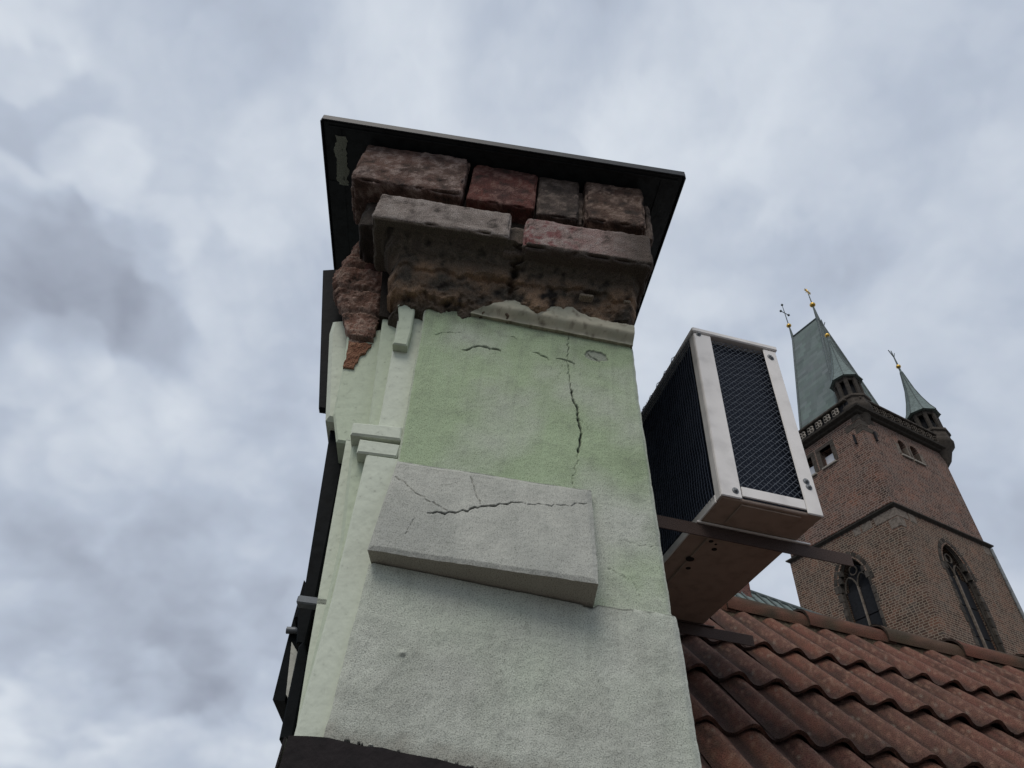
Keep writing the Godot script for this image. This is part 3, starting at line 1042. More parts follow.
# ---------------------------------------------------------------- pillar
const LEFT := [[-0.4, -0.262], [0.317, -0.262], [0.701, -0.26], [0.934, -0.259], [1.525, -0.293], [1.7, -0.302]]
const RIGHT := [[-0.4, 0.452], [0.342, 0.424], [0.479, 0.416], [0.625, 0.4045], [0.638, 0.399], [0.923, 0.383], [1.255, 0.364], [1.505, 0.354], [1.7, 0.345]]

func pillar() -> void:
	var at := Vector3(0, -3, -1.3)
	var t := thing("gable_pillar", "pale green rendered gable pillar with crumbling brick top under a dark metal cap", "pillar", at, 2.8)
	var O := Transform3D(Basis.IDENTITY, Vector3(0, 3, 0))
	var nA := noise(201, 3.0, 5)
	var nB := noise(202, 14.0, 4)
	var nC := noise(203, 70.0, 3)
	var green := Color(0.415, 0.51, 0.33)
	var green_d := Color(0.335, 0.41, 0.262)
	var grey := Color(0.475, 0.492, 0.432)
	var grey_w := Color(0.555, 0.578, 0.505)
	var dirt := Color(0.22, 0.24, 0.20)

	# --- core
	var m := MB.new()
	m.xf = O
	var poly := [Vector2(-0.25, -3), Vector2(-0.25, 1.5), Vector2(-0.3, 1.6)]
	for y in [1.62, 1.5, 1.25, 0.92, 0.64, 0.34, -0.4]: poly.append(Vector2(table(y, RIGHT) - 0.006, y))
	poly.append(Vector2(0.45, -3))
	m.col = Color(0.52, 0.55, 0.48)
	m.prism(poly, -1.05, -0.02)
	part(m, "core", M.smooth, t)
	var hc := MB.new()
	hc.xf = O
	hc.col = Color(0.045, 0.036, 0.03)
	hc.prism([Vector2(-0.43, 1.5), Vector2(-0.5, 1.9), Vector2(-0.6, 2.19), Vector2(0.37, 2.19), Vector2(0.36, 1.9), Vector2(0.335, 1.5)], -1.0, -0.05)
	part(hc, "mortar_core", M.stone, t)

	# --- upper render face
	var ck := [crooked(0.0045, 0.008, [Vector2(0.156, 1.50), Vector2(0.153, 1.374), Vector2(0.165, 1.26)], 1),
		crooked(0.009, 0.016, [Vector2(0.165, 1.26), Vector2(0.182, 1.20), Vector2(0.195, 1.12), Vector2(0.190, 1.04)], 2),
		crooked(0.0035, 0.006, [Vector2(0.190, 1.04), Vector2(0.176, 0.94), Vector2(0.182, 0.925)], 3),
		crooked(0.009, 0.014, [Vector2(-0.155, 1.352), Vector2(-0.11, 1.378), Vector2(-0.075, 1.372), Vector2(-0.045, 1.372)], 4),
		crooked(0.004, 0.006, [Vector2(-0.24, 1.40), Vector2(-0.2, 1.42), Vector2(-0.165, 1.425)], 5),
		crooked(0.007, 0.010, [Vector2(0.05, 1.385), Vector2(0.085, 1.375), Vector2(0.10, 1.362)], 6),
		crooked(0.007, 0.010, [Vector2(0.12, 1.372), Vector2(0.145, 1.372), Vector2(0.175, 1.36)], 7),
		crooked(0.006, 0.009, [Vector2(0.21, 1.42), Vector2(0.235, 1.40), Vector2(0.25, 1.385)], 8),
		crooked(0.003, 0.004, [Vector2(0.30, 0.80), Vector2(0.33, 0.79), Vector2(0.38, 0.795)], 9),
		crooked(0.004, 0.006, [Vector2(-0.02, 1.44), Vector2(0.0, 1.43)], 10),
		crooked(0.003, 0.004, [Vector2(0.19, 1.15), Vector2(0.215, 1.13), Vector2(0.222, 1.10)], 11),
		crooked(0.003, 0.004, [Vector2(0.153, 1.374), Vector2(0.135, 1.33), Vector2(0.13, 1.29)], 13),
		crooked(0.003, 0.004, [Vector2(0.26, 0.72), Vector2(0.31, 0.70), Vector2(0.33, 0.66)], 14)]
	var f := func(u: float, v: float) -> Array:
		var y := lerpf(0.55, 1.62, v)
		var L := table(y, LEFT)
		var R := table(y, RIGHT)
		var wob := nB.get_noise_2d(1.0, y) * 0.0022
		var x := lerpf(L + wob, R + wob, u)
		var q := Vector2(x, y)
		var a := nA.get_noise_2d(x, y)
		var b := nB.get_noise_2d(x, y)
		var c := nC.get_noise_2d(x, y)
		var ed := minf(x - L - wob, R + wob - x)
		var n := a * 0.003 + b * 0.0011 + c * 0.0007 - maxf(0, 0.012 - ed) * 0.6
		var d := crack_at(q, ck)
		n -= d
		# peeled patch of old render
		var pe := Vector2((x - 0.235) / 0.03, (y - 1.405) / 0.022).length() + b * 0.8
		if pe < 1.0: n -= 0.004
		var k := mix3(green, green_d, a * 1.1 + 0.28 + b * 0.35)
		k = mix3(k, grey_w, (nA.get_noise_2d(x * 0.7 + 5, y * 0.7) + 0.05) * 1.3 + smoothstep(0.05, 0.38, x) * 0.45 * (1.2 - smoothstep(0.7, 1.3, y) * 0.8) + smoothstep(0.98, 0.8, y) * 0.3)
		k = mix3(k, dirt, (b - 0.25) * 0.5 + 0.35 * smoothstep(0.15, 0.35, x) * smoothstep(1.05, 0.8, y) * maxf(0, a + 0.35) + maxf(0.0, c - 0.35) * 1.2)
		var st := nB.get_noise_2d(x * 2.4, y * 0.22 + 40)
		k = mix3(k, dirt, smoothstep(0.05, 0.5, st) * 0.2 * smoothstep(0.75, 1.5, y))
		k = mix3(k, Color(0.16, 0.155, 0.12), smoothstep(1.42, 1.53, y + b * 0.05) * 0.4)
		if ed < 0.006: k = mix3(k, Color(0.55, 0.56, 0.5), 0.5)
		if pe < 1.0: k = mix3(k, Color(0.31, 0.32, 0.285), 0.7)
		if d > 0.002: k = mix3(k, Color(0.05, 0.055, 0.05), d * 140.0)  # shade inside the crack grooves is painted into the colour
		return [Vector3(x, y, n), k]
	m = MB.new(); m.xf = O
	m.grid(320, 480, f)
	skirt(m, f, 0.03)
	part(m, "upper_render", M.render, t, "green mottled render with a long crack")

	# --- lower render face
	var ck2 := [crooked(0.006, 0.004, [Vector2(-0.16, 0.47), Vector2(-0.15, 0.463)], 12)]
	var f2 := func(u: float, v: float) -> Array:
		var u2 := u
		var y := lerpf(-0.4, 0.625, v)
		var L := table(y, LEFT)
		var R := table(minf(y, 0.62), RIGHT)
		var wob := nB.get_noise_2d(9.0, y) * 0.003
		var x := lerpf(L + wob, R + wob, u2)
		var top := lerpf(0.652, 0.618, clampf((x + 0.264) / 0.476, 0, 1)) if x < 0.218 else lerpf(0.618, 0.626, smoothstep(0.218, 0.235, x)) + nB.get_noise_2d(x, 3.0) * 0.004
		y = lerpf(-0.4, top, v)
		var a := nA.get_noise_2d(x + 3, y)
		var b := nB.get_noise_2d(x + 3, y)
		var c := nC.get_noise_2d(x, y)
		var ed := minf(x - L - wob, R + wob - x)
		var edt := top - y if x > 0.2 else 1.0
		var n := 0.016 + a * 0.003 + b * 0.0018 + c * 0.0008 - maxf(0, 0.014 - ed) * 0.6 - maxf(0, 0.006 - edt) * 0.9
		var pm := Vector2((x + 0.155) / 0.009, (y - 0.472) / 0.006).length()
		if pm < 1.0: n += 0.005 * (1 - pm * pm)
		n -= crack_at(Vector2(x, y), ck2)
		var k := mix3(grey_w, grey, a * 1.3 + 0.35 + b * 0.4)
		k = mix3(k, Color(0.52, 0.57, 0.47), nA.get_noise_2d(x * 0.8, y * 0.8 + 7) * 1.2)
		k = mix3(k, dirt, (b - 0.25) * 0.3 + maxf(0, c - 0.3) * 1.3 + 0.0)
		k = mix3(k, Color(0.10, 0.105, 0.09), smoothstep(0.010, 0.002, edt) * smoothstep(-0.35, 0.15, b) * 0.9)  # broken shadow line painted dark along the top of the ledge
		var st := nB.get_noise_2d(x * 2.2 + 7, y * 0.25 + 11)
		k = mix3(k, Color(0.33, 0.345, 0.30), smoothstep(0.02, 0.5, st) * 0.2)
		k = mix3(k, Color(0.27, 0.28, 0.235), smoothstep(0.05, 0.45, nA.get_noise_2d(x * 2.0 + 30, y * 2.0)) * 0.16)
		k = mix3(k, Color(0.24, 0.225, 0.19), smoothstep(0.035, 0.0, y - 0.30 + (x + 0.05) * 0.06 + b * 0.02) * 0.6)
		if ed < 0.006 and x > 0.0: k = mix3(k, Color(0.66, 0.67, 0.61), 0.35)
		return [Vector3(x, y, n), k]
	m = MB.new(); m.xf = O
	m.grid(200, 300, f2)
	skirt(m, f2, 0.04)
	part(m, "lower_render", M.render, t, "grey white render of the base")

	# --- proud wedge-shaped block
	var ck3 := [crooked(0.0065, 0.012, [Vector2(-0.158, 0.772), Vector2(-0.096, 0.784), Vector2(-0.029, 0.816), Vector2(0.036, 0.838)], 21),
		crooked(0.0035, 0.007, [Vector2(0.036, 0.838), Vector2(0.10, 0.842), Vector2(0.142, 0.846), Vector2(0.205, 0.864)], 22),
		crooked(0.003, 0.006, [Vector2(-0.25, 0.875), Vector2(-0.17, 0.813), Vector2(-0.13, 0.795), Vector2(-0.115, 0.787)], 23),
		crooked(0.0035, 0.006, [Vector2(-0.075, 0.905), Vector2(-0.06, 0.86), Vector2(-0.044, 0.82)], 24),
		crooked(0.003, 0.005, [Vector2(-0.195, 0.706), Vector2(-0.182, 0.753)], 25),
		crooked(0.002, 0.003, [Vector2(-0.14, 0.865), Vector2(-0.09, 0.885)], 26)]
	var P00 := Vector3(-0.264, 0.657, 0.06)
	var P10 := Vector3(0.2165, 0.632, 0.096)
	var P01 := Vector3(-0.257, 0.932, 0.006)
	var P11 := Vector3(0.220, 0.914, 0.018)
	var f3 := func(u: float, v: float) -> Array:
		var p := P00.lerp(P10, u).lerp(P01.lerp(P11, u), v)
		var x := p.x
		var y := p.y
		var a := nA.get_noise_2d(x + 8, y)
		var b := nB.get_noise_2d(x + 8, y)
		var c := nC.get_noise_2d(x, y + 2)
		var ed := minf(minf(x - P00.x, P10.x - x), minf(v, 1 - v) * 0.27)
		p.z += a * 0.004 + b * 0.0014 + c * 0.0007 - maxf(0, 0.010 - ed) * 0.5
		p.x += (b * 0.0015 + nA.get_noise_2d(3, y * 3) * 0.001) * smoothstep(0.9, 1.0, u)
		p.y += (nB.get_noise_2d(x, 50) * 0.0015 + nA.get_noise_2d(x * 2, 90) * 0.0015) * (smoothstep(0.9, 1.0, v) + smoothstep(0.1, 0.0, v))
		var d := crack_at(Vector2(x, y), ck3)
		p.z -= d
		var k := mix3(Color(0.47, 0.475, 0.425), Color(0.38, 0.388, 0.35), a * 1.4 + 0.4 + b * 0.4)
		k = mix3(k, dirt, (b - 0.25) * 0.3 + maxf(0, c - 0.3) * 1.4)
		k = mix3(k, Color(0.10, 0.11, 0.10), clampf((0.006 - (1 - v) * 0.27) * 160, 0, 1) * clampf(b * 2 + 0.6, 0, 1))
		var st := nB.get_noise_2d(x * 2.2 + 17, y * 0.3 + 21)
		k = mix3(k, Color(0.30, 0.31, 0.28), smoothstep(0.0, 0.5, st) * 0.18)
		if d > 0.0012: k = mix3(k, Color(0.05, 0.053, 0.05), d * 150.0)  # groove shade painted dark along the cracks of the block
		return [p, k]
	m = MB.new(); m.xf = O
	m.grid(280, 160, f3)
	# underside, right end, top
	m.col = Color(0.44, 0.45, 0.40)
	var under := func(u: float, v: float) -> Array:
		var e: Array = f3.call(u, 0.0)
		var p: Vector3 = e[0]
		return [Vector3(p.x + (1 - v) * 0.008, p.y - (1 - v) * lerpf(0.004, 0.014, u), lerpf(-0.005, p.z, v)), Color(0.44, 0.42, 0.36)]
	m.grid(280, 6, under)
	var endf := func(u: float, v: float) -> Array:
		var e: Array = f3.call(1.0, v)
		var p: Vector3 = e[0]
		return [Vector3(p.x, p.y, lerpf(p.z, -0.01, u)), Color(0.40, 0.41, 0.37)]
	m.grid(4, 160, endf)
	var topf := func(u: float, v: float) -> Array:
		var e: Array = f3.call(u, 1.0)
		var p: Vector3 = e[0]
		return [Vector3(p.x, p.y, lerpf(p.z, -0.01, v)), Color(0.2, 0.21, 0.19)]
	m.grid(280, 2, topf)
	part(m, "ledge_block", M.render, t, "proud grey block with a jagged crack across it")

	# --- smooth mouldings left of the face, each set further back
	var pale := Color(0.60, 0.645, 0.54)
	var pale2 := Color(0.51, 0.57, 0.445)
	var wornf := func(called: String, pts: Array, z1: float, z0: float, colr: Color, bevel: float, label := "") -> void:
		var b := MB.new()
		b.xf = O
		b.col = colr
		bevel_prism(b, pts, z0, z1, bevel)
		part(b, called, M.smooth, t, label)
	wornf.call("corner_strip", [Vector2(-0.32, -3), Vector2(-0.319, 0.311), Vector2(-0.322, 0.57), Vector2(-0.338, 0.95), Vector2(-0.2, 0.95), Vector2(-0.2, -3)], -0.012, -1.05, pale, 0.005, "smooth pale strip along the corner")
	wornf.call("capital_slab", [Vector2(-0.390, 0.998), Vector2(-0.393, 1.038), Vector2(-0.268, 1.046), Vector2(-0.262, 1.002)], -0.006, -0.9, pale, 0.005)
	wornf.call("capital_neck", [Vector2(-0.362, 0.948), Vector2(-0.364, 0.990), Vector2(-0.26, 0.990), Vector2(-0.262, 0.950)], -0.009, -0.9, pale, 0.004)
	wornf.call("back_moulding", [Vector2(-0.320, -3), Vector2(-0.325, 0.3), Vector2(-0.340, 0.6), Vector2(-0.348, 0.73), Vector2(-0.385, 0.96), Vector2(-0.397, 1.05), Vector2(-0.25, 1.05), Vector2(-0.25, -3)], -0.05, -1.0, pale2, 0.008)
	wornf.call("back_moulding", [Vector2(-0.328, -3), Vector2(-0.333, 0.335), Vector2(-0.354, 0.49), Vector2(-0.369, 0.616), Vector2(-0.419, 1.05), Vector2(-0.3, 1.05), Vector2(-0.3, -3)], -0.1, -1.0, pale, 0.012)
	wornf.call("pilaster", [Vector2(-0.334, 1.03), Vector2(-0.334, 1.075), Vector2(-0.358, 1.37), Vector2(-0.375, 1.56), Vector2(-0.25, 1.58), Vector2(-0.25, 1.03)], -0.03, -1.0, pale, 0.004)
	wornf.call("pilaster", [Vector2(-0.36, 1.03), Vector2(-0.367, 1.094), Vector2(-0.424, 1.529), Vector2(-0.434, 1.6), Vector2(-0.25, 1.6), Vector2(-0.25, 1.03)], -0.06, -1.0, pale2, 0.004)
	wornf.call("cornice_moulding", [Vector2(-0.444, 1.04), Vector2(-0.477, 1.131), Vector2(-0.501, 1.346), Vector2(-0.52, 1.45), Vector2(-0.3, 1.56), Vector2(-0.3, 1.039)], -0.1, -1.0, pale2, 0.006)
	wornf.call("cornice_moulding", [Vector2(-0.508, 1.15), Vector2(-0.594, 1.503), Vector2(-0.598, 1.56), Vector2(-0.4, 1.63), Vector2(-0.4, 1.148)], -0.15, -1.0, pale, 0.012)
	wornf.call("bracket", [Vector2(-0.389, 1.56), Vector2(-0.322, 1.56), Vector2(-0.318, 1.48), Vector2(-0.312, 1.40), Vector2(-0.312, 1.337), Vector2(-0.354, 1.337), Vector2(-0.352, 1.40), Vector2(-0.36, 1.46)], 0.0, -0.1, pale2, 0.004)

	# --- flashings down the left edge
	var sheet := func(called: String, pts: Array, z1: float, z0: float, material: Material) -> void:
		var b := MB.new()
		b.xf = O
		bevel_prism(b, pts, z0, z1, 0.003)
		part(b, called, material, t)
	sheet.call("edge_flashing", [Vector2(-0.722, 1.87), Vector2(-0.64, 1.90), Vector2(-0.56, 1.66), Vector2(-0.53, 1.38), Vector2(-0.525, 1.227), Vector2(-0.553, 1.227)], -0.2, -0.225, M.sheet)
	sheet.call("edge_flashing", [Vector2(-0.508, 1.22), Vector2(-0.45, 1.22), Vector2(-0.42, 0.9), Vector2(-0.396, 0.659), Vector2(-0.385, 0.6), Vector2(-0.43, 0.6), Vector2(-0.424, 0.649)], -0.2, -0.45, M.sheet)
	sheet.call("edge_flashing", [Vector2(-0.429, 0.637), Vector2(-0.392, 0.642), Vector2(-0.385, 0.541), Vector2(-0.405, 0.541)], -0.19, -0.5, M.sheet)
	sheet.call("edge_flashing", [Vector2(-0.396, 0.531), Vector2(-0.388, 0.545), Vector2(-0.368, 0.508), Vector2(-0.352, 0.35), Vector2(-0.378, 0.347)], -0.18, -0.5, M.sheet)
	sheet.call("edge_flashing", [Vector2(-0.447, 0.716), Vector2(-0.42, 0.69), Vector2(-0.405, 0.437), Vector2(-0.431, 0.437), Vector2(-0.441, 0.579)], -0.25, -0.6, M.sheet)
	var b4 := MB.new()
	b4.xf = O
	b4.col = Color(0.5, 0.5, 0.44)
	bevel_prism(b4, [Vector2(-0.424, 0.555), Vector2(-0.403, 0.533), Vector2(-0.393, 0.437), Vector2(-0.401, 0.444)], -0.4, -0.225, 0.004)
	part(b4, "cream_scrap", M.smooth, t, "cream scrap of render between the flashings")
	var b5 := MB.new()
	b5.xf = O
	b5.box(Vector3(-0.412, 0.594, -0.13), Vector3(-0.322, 0.612, -0.1), 0.003)
	part(b5, "strap", M.steel, t)
	var b6 := MB.new()
	b6.xf = O
	b6.tube([Vector3(-0.447, 0.585, -0.24), Vector3(-0.39, 0.59, -0.24)], 0.008, 6)
	part(b6, "strap", M.steel, t)
	# flashing at the foot, wrapped round the base
	var bf := MB.new()
	bf.xf = O
	var wav := []
	for k in 25:
		var x := lerpf(-0.318, 0.46, k / 24.0)
		wav.append(Vector2(x, table(x, [[-0.318, 0.304], [-0.257, 0.309], [-0.036, 0.293], [0.017, 0.289], [0.2, 0.272], [0.46, 0.245]]) + nB.get_noise_2d(x, 77) * 0.006))
	bf.prism(wav + [Vector2(0.46, -0.9), Vector2(-0.318, -0.9)], 0.018, 0.036)
	bf.box(Vector3(-0.326, -0.9, -0.7), Vector3(-0.3225, 0.302, 0.03))
	part(bf, "foot_flashing", M.sheet_old, t)
	var cr := MB.new()
	cr.xf = O
	var rr := RandomNumberGenerator.new()
	rr.seed = 9
	for k in 30:
		var x := rr.randf_range(-0.25, 0.4)
		var y := table(x, [[-0.257, 0.309], [-0.036, 0.293], [0.017, 0.289], [0.2, 0.272], [0.46, 0.245]])
		var s := rr.randf_range(0.002, 0.0045)
		cr.col = Color(0.2, 0.2, 0.18) if rr.randf() < 0.5 else Color(0.42, 0.43, 0.38)
		cr.box(Vector3(x, y - s * 0.3, 0.012), Vector3(x + s * rr.randf_range(1, 2.4), y + s, 0.036), s * 0.4)
	part(cr, "mortar_crumbs", M.stone, t).set_meta("kind", "stuff")

	crumbling_top(t, O)

# closes the border of a displaced face with a strip turned back into the wall
func skirt(m: MB, f: Callable, depth: float) -> void:
	var n := 120
	var sides := [
		func(s: float) -> Array: return f.call(0.0, s),
		func(s: float) -> Array: return f.call(1.0, s),
		func(s: float) -> Array: return f.call(s, 0.0),
		func(s: float) -> Array: return f.call(s, 1.0)]
	for k in 4:
		var e: Callable = sides[k]
		var g := func(u: float, v: float) -> Array:
			var a: Array = e.call(v if k < 2 else u)
			var p: Vector3 = a[0]
			var back := u if k < 2 else v
			return [Vector3(p.x, p.y, p.z - depth * back), a[1]]
		if k < 2: m.grid(1, n, g)
		else: m.grid(n, 1, g)

# a prism whose front arris is chamfered
func bevel_prism(b: MB, pts: Array, z0: float, z1: float, bevel: float) -> void:
	var poly := PackedVector2Array(pts)
	if not Geometry2D.is_polygon_clockwise(poly): poly.reverse()
	var ins := Geometry2D.offset_polygon(poly, -bevel, Geometry2D.JOIN_MITER)
	if ins.is_empty() or ins[0].size() != poly.size():
		b.prism(pts, z0, z1)
		return
	b.prism(Array(poly), z0, z1 - bevel)
	var q := ins[0]
	if not Geometry2D.is_polygon_clockwise(q): q.reverse()
	# match the first corner
	var best := 0
	for k in q.size():
		if q[k].distance_to(poly[0]) < q[best].distance_to(poly[0]): best = k
	var ring := []
	for k in q.size(): ring.append(q[(k + best) % q.size()])
	for k in ring.size():
		var k2 := (k + 1) % ring.size()
		b.quad(Vector3(ring[k].x, ring[k].y, z1), Vector3(poly[k].x, poly[k].y, z1 - bevel), Vector3(poly[k2].x, poly[k2].y, z1 - bevel), Vector3(ring[k2].x, ring[k2].y, z1))
	var t := Geometry2D.triangulate_polygon(PackedVector2Array(ring))
	var o := b.v.size()
	for e in ring: b.p(Vector3(e.x, e.y, z1))
	for k in range(0, t.size(), 3):
		if (ring[t[k + 2]] - ring[t[k]]).cross(ring[t[k + 1]] - ring[t[k]]) > 0: b.tri_i(o + t[k], o + t[k + 1], o + t[k + 2])
		else: b.tri_i(o + t[k], o + t[k + 2], o + t[k + 1])

func crumbling_top(t: Node3D, O: Transform3D) -> void:
	var nz := noise(301, 16.0, 5)
	var nb := noise(302, 5.0, 4)
	var nf := noise(303, 60.0, 3)
	var dark := Color(0.05, 0.042, 0.036)
	var mk := func(a: Color, b: Color, c: Color) -> Callable:
		return func(p: Vector3, g: float, g2: float) -> Color:
			var h := nb.get_noise_3dv(p * 1.5 + Vector3(2, 5, 1))
			var k := mix3(a, b, h * 1.6 + 0.45)
			k = mix3(k, c, (g2 + g) * 1.4 - 0.15)
			var fl := nf.get_noise_3dv(p) * 0.35 + nz.get_noise_3dv(p * 1.1 + Vector3(8, 1, 6)) * 1.1
			var gr := nf.get_noise_3dv(p * 1.7)
			k = mix3(k, c, smoothstep(0.0, 0.6, fl * 0.8 + gr * 0.55) * 0.95)
			return mix3(k, dark, smoothstep(0.1, 0.75, -g - fl * 0.4 + gr * 0.45) * 0.9)
	# bricks under the cap
	var bricks := [
		[Vector3(-0.622, 1.94, -0.04), Vector3(-0.247, 2.19, 0.15), mk.call(Color(0.20, 0.12, 0.095), Color(0.13, 0.085, 0.07), Color(0.40, 0.31, 0.27)), 0.014, 0.013],
		[Vector3(-0.230, 1.945, -0.04), Vector3(0.004, 2.188, 0.135), mk.call(Color(0.17, 0.062, 0.05), Color(0.10, 0.05, 0.045), Color(0.29, 0.17, 0.14)), 0.009, 0.006],
		[Vector3(0.011, 1.93, -0.04), Vector3(0.158, 2.186, 0.13), mk.call(Color(0.10, 0.078, 0.066), Color(0.07, 0.056, 0.05), Color(0.24, 0.19, 0.16)), 0.010, 0.008],
		[Vector3(0.178, 1.93, -0.04), Vector3(0.392, 2.188, 0.14), mk.call(Color(0.13, 0.082, 0.062), Color(0.09, 0.062, 0.052), Color(0.34, 0.25, 0.20)), 0.012, 0.011]]
	for e in bricks:
		var m := MB.new()
		m.xf = O
		rough_block(m, e[0], e[1], 0.006, e[3], e[4], nz, e[2])
		part(m, "brick", M.stone, t)
	# mortar left between and beside them
	for e in [[Vector3(0.15, 1.93, -0.02), Vector3(0.185, 2.16, 0.105)], [Vector3(-0.25, 1.95, -0.02), Vector3(-0.225, 2.18, 0.045)], [Vector3(-0.002, 1.94, -0.02), Vector3(0.02, 2.17, 0.085)], [Vector3(0.397, 1.93, -0.02), Vector3(0.428, 2.15, 0.10)]]:
		var m := MB.new()
		m.xf = O
		rough_block(m, e[0], e[1], 0.009, 0.012, 0.008, nz, mk.call(Color(0.22, 0.17, 0.14), Color(0.13, 0.1, 0.085), Color(0.3, 0.24, 0.2)))
		part(m, "mortar", M.stone, t)
	var bed := MB.new()
	bed.xf = O
	rough_block(bed, Vector3(-0.57, 1.80, -0.2), Vector3(0.39, 1.965, 0.07), 0.012, 0.02, 0.014, nz, mk.call(Color(0.075, 0.06, 0.05), Color(0.05, 0.042, 0.036), Color(0.11, 0.09, 0.075)))
	part(bed, "mortar", M.stone, t)
	# projecting lip of two stones
	var grey_face := mk.call(Color(0.34, 0.285, 0.25), Color(0.26, 0.22, 0.195), Color(0.44, 0.385, 0.345))
	var lipa := MB.new()
	lipa.xf = O
	var paint_a := func(p: Vector3, g: float, g2: float) -> Color:
		var k: Color = grey_face.call(p, g, g2)
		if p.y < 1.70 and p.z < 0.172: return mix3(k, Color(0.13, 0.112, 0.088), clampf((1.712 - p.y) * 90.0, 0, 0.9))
		return k
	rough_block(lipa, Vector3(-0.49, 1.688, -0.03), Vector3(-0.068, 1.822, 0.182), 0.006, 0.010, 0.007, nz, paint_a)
	var la := part(lipa, "lip_stone", M.stone, t)
	la.set_meta("label", "long grey lip stone at the left")
	var lipb := MB.new()
	lipb.xf = O
	var red_face := mk.call(Color(0.37, 0.26, 0.235), Color(0.30, 0.225, 0.20), Color(0.44, 0.37, 0.34))
	var paint_b := func(p: Vector3, g: float, g2: float) -> Color:
		var k: Color = red_face.call(p, g, g2)
		var h := nz.get_noise_3dv(p * 1.7 + Vector3(4, 4, 4))
		if p.x < 0.2: k = mix3(k, Color(0.25, 0.075, 0.075), smoothstep(0.02, 0.22, h) * 0.75 * clampf((0.2 - p.x) * 8, 0, 1))
		if p.x > 0.22: k = mix3(k, Color(0.13, 0.105, 0.09), (p.x - 0.2) * 7)
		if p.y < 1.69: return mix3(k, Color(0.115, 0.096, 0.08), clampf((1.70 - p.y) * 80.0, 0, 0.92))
		return k
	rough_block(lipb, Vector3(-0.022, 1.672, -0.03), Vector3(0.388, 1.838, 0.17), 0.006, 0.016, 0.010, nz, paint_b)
	part(lipb, "lip_stone", M.stone, t, "lip stone with red paint stains at the right")
	var joint := MB.new()
	joint.xf = O
	rough_block(joint, Vector3(-0.085, 1.67, -0.03), Vector3(0.0, 1.83, 0.135), 0.008, 0.02, 0.016, nz, mk.call(Color(0.13, 0.105, 0.085), Color(0.085, 0.07, 0.058), Color(0.2, 0.16, 0.13)))
	part(joint, "mortar", M.stone, t)
	var peb := MB.new()
	peb.xf = O
	rough_block(peb, Vector3(-0.285, 1.822, 0.12), Vector3(-0.235, 1.85, 0.165), 0.005, 0.012, 0.006, nz, grey_face)
	part(peb, "loose_stone", M.stone, t)

	# eroded core below the lip: broken brick and sandy mortar
	var prof := [Vector2(0.165, 1.695), Vector2(0.12, 1.672), Vector2(0.09, 1.648), Vector2(0.07, 1.61), Vector2(0.05, 1.565), Vector2(0.03, 1.535), Vector2(-0.005, 1.50), Vector2(-0.04, 1.47)]
	var sand := Color(0.36, 0.24, 0.155)
	var f := func(u: float, v: float) -> Array:
		var s := (1.0 - v) * (prof.size() - 1)
		var i := mini(int(s), prof.size() - 2)
		var a: Vector2 = prof[i]
		var b: Vector2 = prof[i + 1]
		var q := a.lerp(b, s - i)
		var e := s / (prof.size() - 1)
		var L := lerpf(-0.475, -0.385, pow(e, 0.6)) + nz.get_noise_2d(e * 0.4, 3) * 0.02
		var R := lerpf(0.372, 0.352, e) + nz.get_noise_2d(e * 0.4, 9) * 0.012
		var x := lerpf(L, R, u)
		var p := Vector3(x, q.y, q.x)
		var g := nz.get_noise_3dv(p)
		var h := nb.get_noise_3dv(p * 1.4)
		var g2 := nf.get_noise_3dv(p)
		var amp := 0.003 + 0.015 * smoothstep(0.4, 0.72, e)
		var nrm := Vector3(0, -0.6, 0.8)
		p += nrm * (g * amp + h * amp * 1.1 + g2 * (0.002 + 0.005 * smoothstep(0.4, 0.7, e)))
		var gx := -0.035 + nz.get_noise_2d(e * 0.6, 71) * 0.03
		p -= nrm * 0.022 * smoothstep(0.016, 0.0, absf(x - gx)) * (1.0 - smoothstep(0.5, 0.65, e))
		p -= nrm * 0.009 * smoothstep(0.05, 0.0, absf(e - 0.44 - h * 0.08 - nz.get_noise_2d(x * 1.3, 55) * 0.06))
		p -= nrm * 0.008 * smoothstep(0.04, 0.0, absf(e - 0.74 - h * 0.10 - nz.get_noise_2d(x * 1.1, 66) * 0.08))
		# hollows left by lost brick corners
		for hl in [[-0.10, 1.58, 0.10, 0.018], [0.2, 1.57, 0.12, 0.02]]:
			var d := Vector2((x - hl[0]) / hl[2], (q.y - hl[1]) / 0.05).length()
			if d < 1: p -= nrm * hl[3] * (1 - d * d)
		var ue := minf(u, 1 - u)
		p.z -= maxf(0, 0.03 - ue) * 1.2
		var k := mix3(Color(0.135, 0.117, 0.092), Color(0.095, 0.08, 0.066), g * 1.5 + 0.4)
		var warm := smoothstep(0.24, 0.46, e) * (1.0 - smoothstep(0.66, 0.9, e))
		k = mix3(k, sand, warm * (h * 1.8 + 0.55 + g * 0.5))
		k = mix3(k, Color(0.19, 0.15, 0.115), (g2 - 0.05) * 1.2)
		k = mix3(k, Color(0.035, 0.03, 0.026), (-g - 0.12) * 2.5)
		return [p, k]
	var m := MB.new()
	m.xf = O
	m.grid(260, 90, f)
	skirt(m, f, 0.06)
	part(m, "eroded_core", M.stone, t, "eroded brick and sandy mortar under the lip")
	var ch := MB.new()
	ch.xf = O
	ch.col = Color(0.42, 0.36, 0.28)
	for e in [[0.175, 1.60, 0.045], [0.315, 1.60, 0.022]]:
		ch.box(Vector3(e[0], e[1], 0.03), Vector3(e[0] + e[2], e[1] + 0.009, 0.072), 0.004)
	part(ch, "mortar_chip", M.stone, t)

	# torn remnant of the moulded render above the green face
	var rm := MB.new()
	rm.xf = O
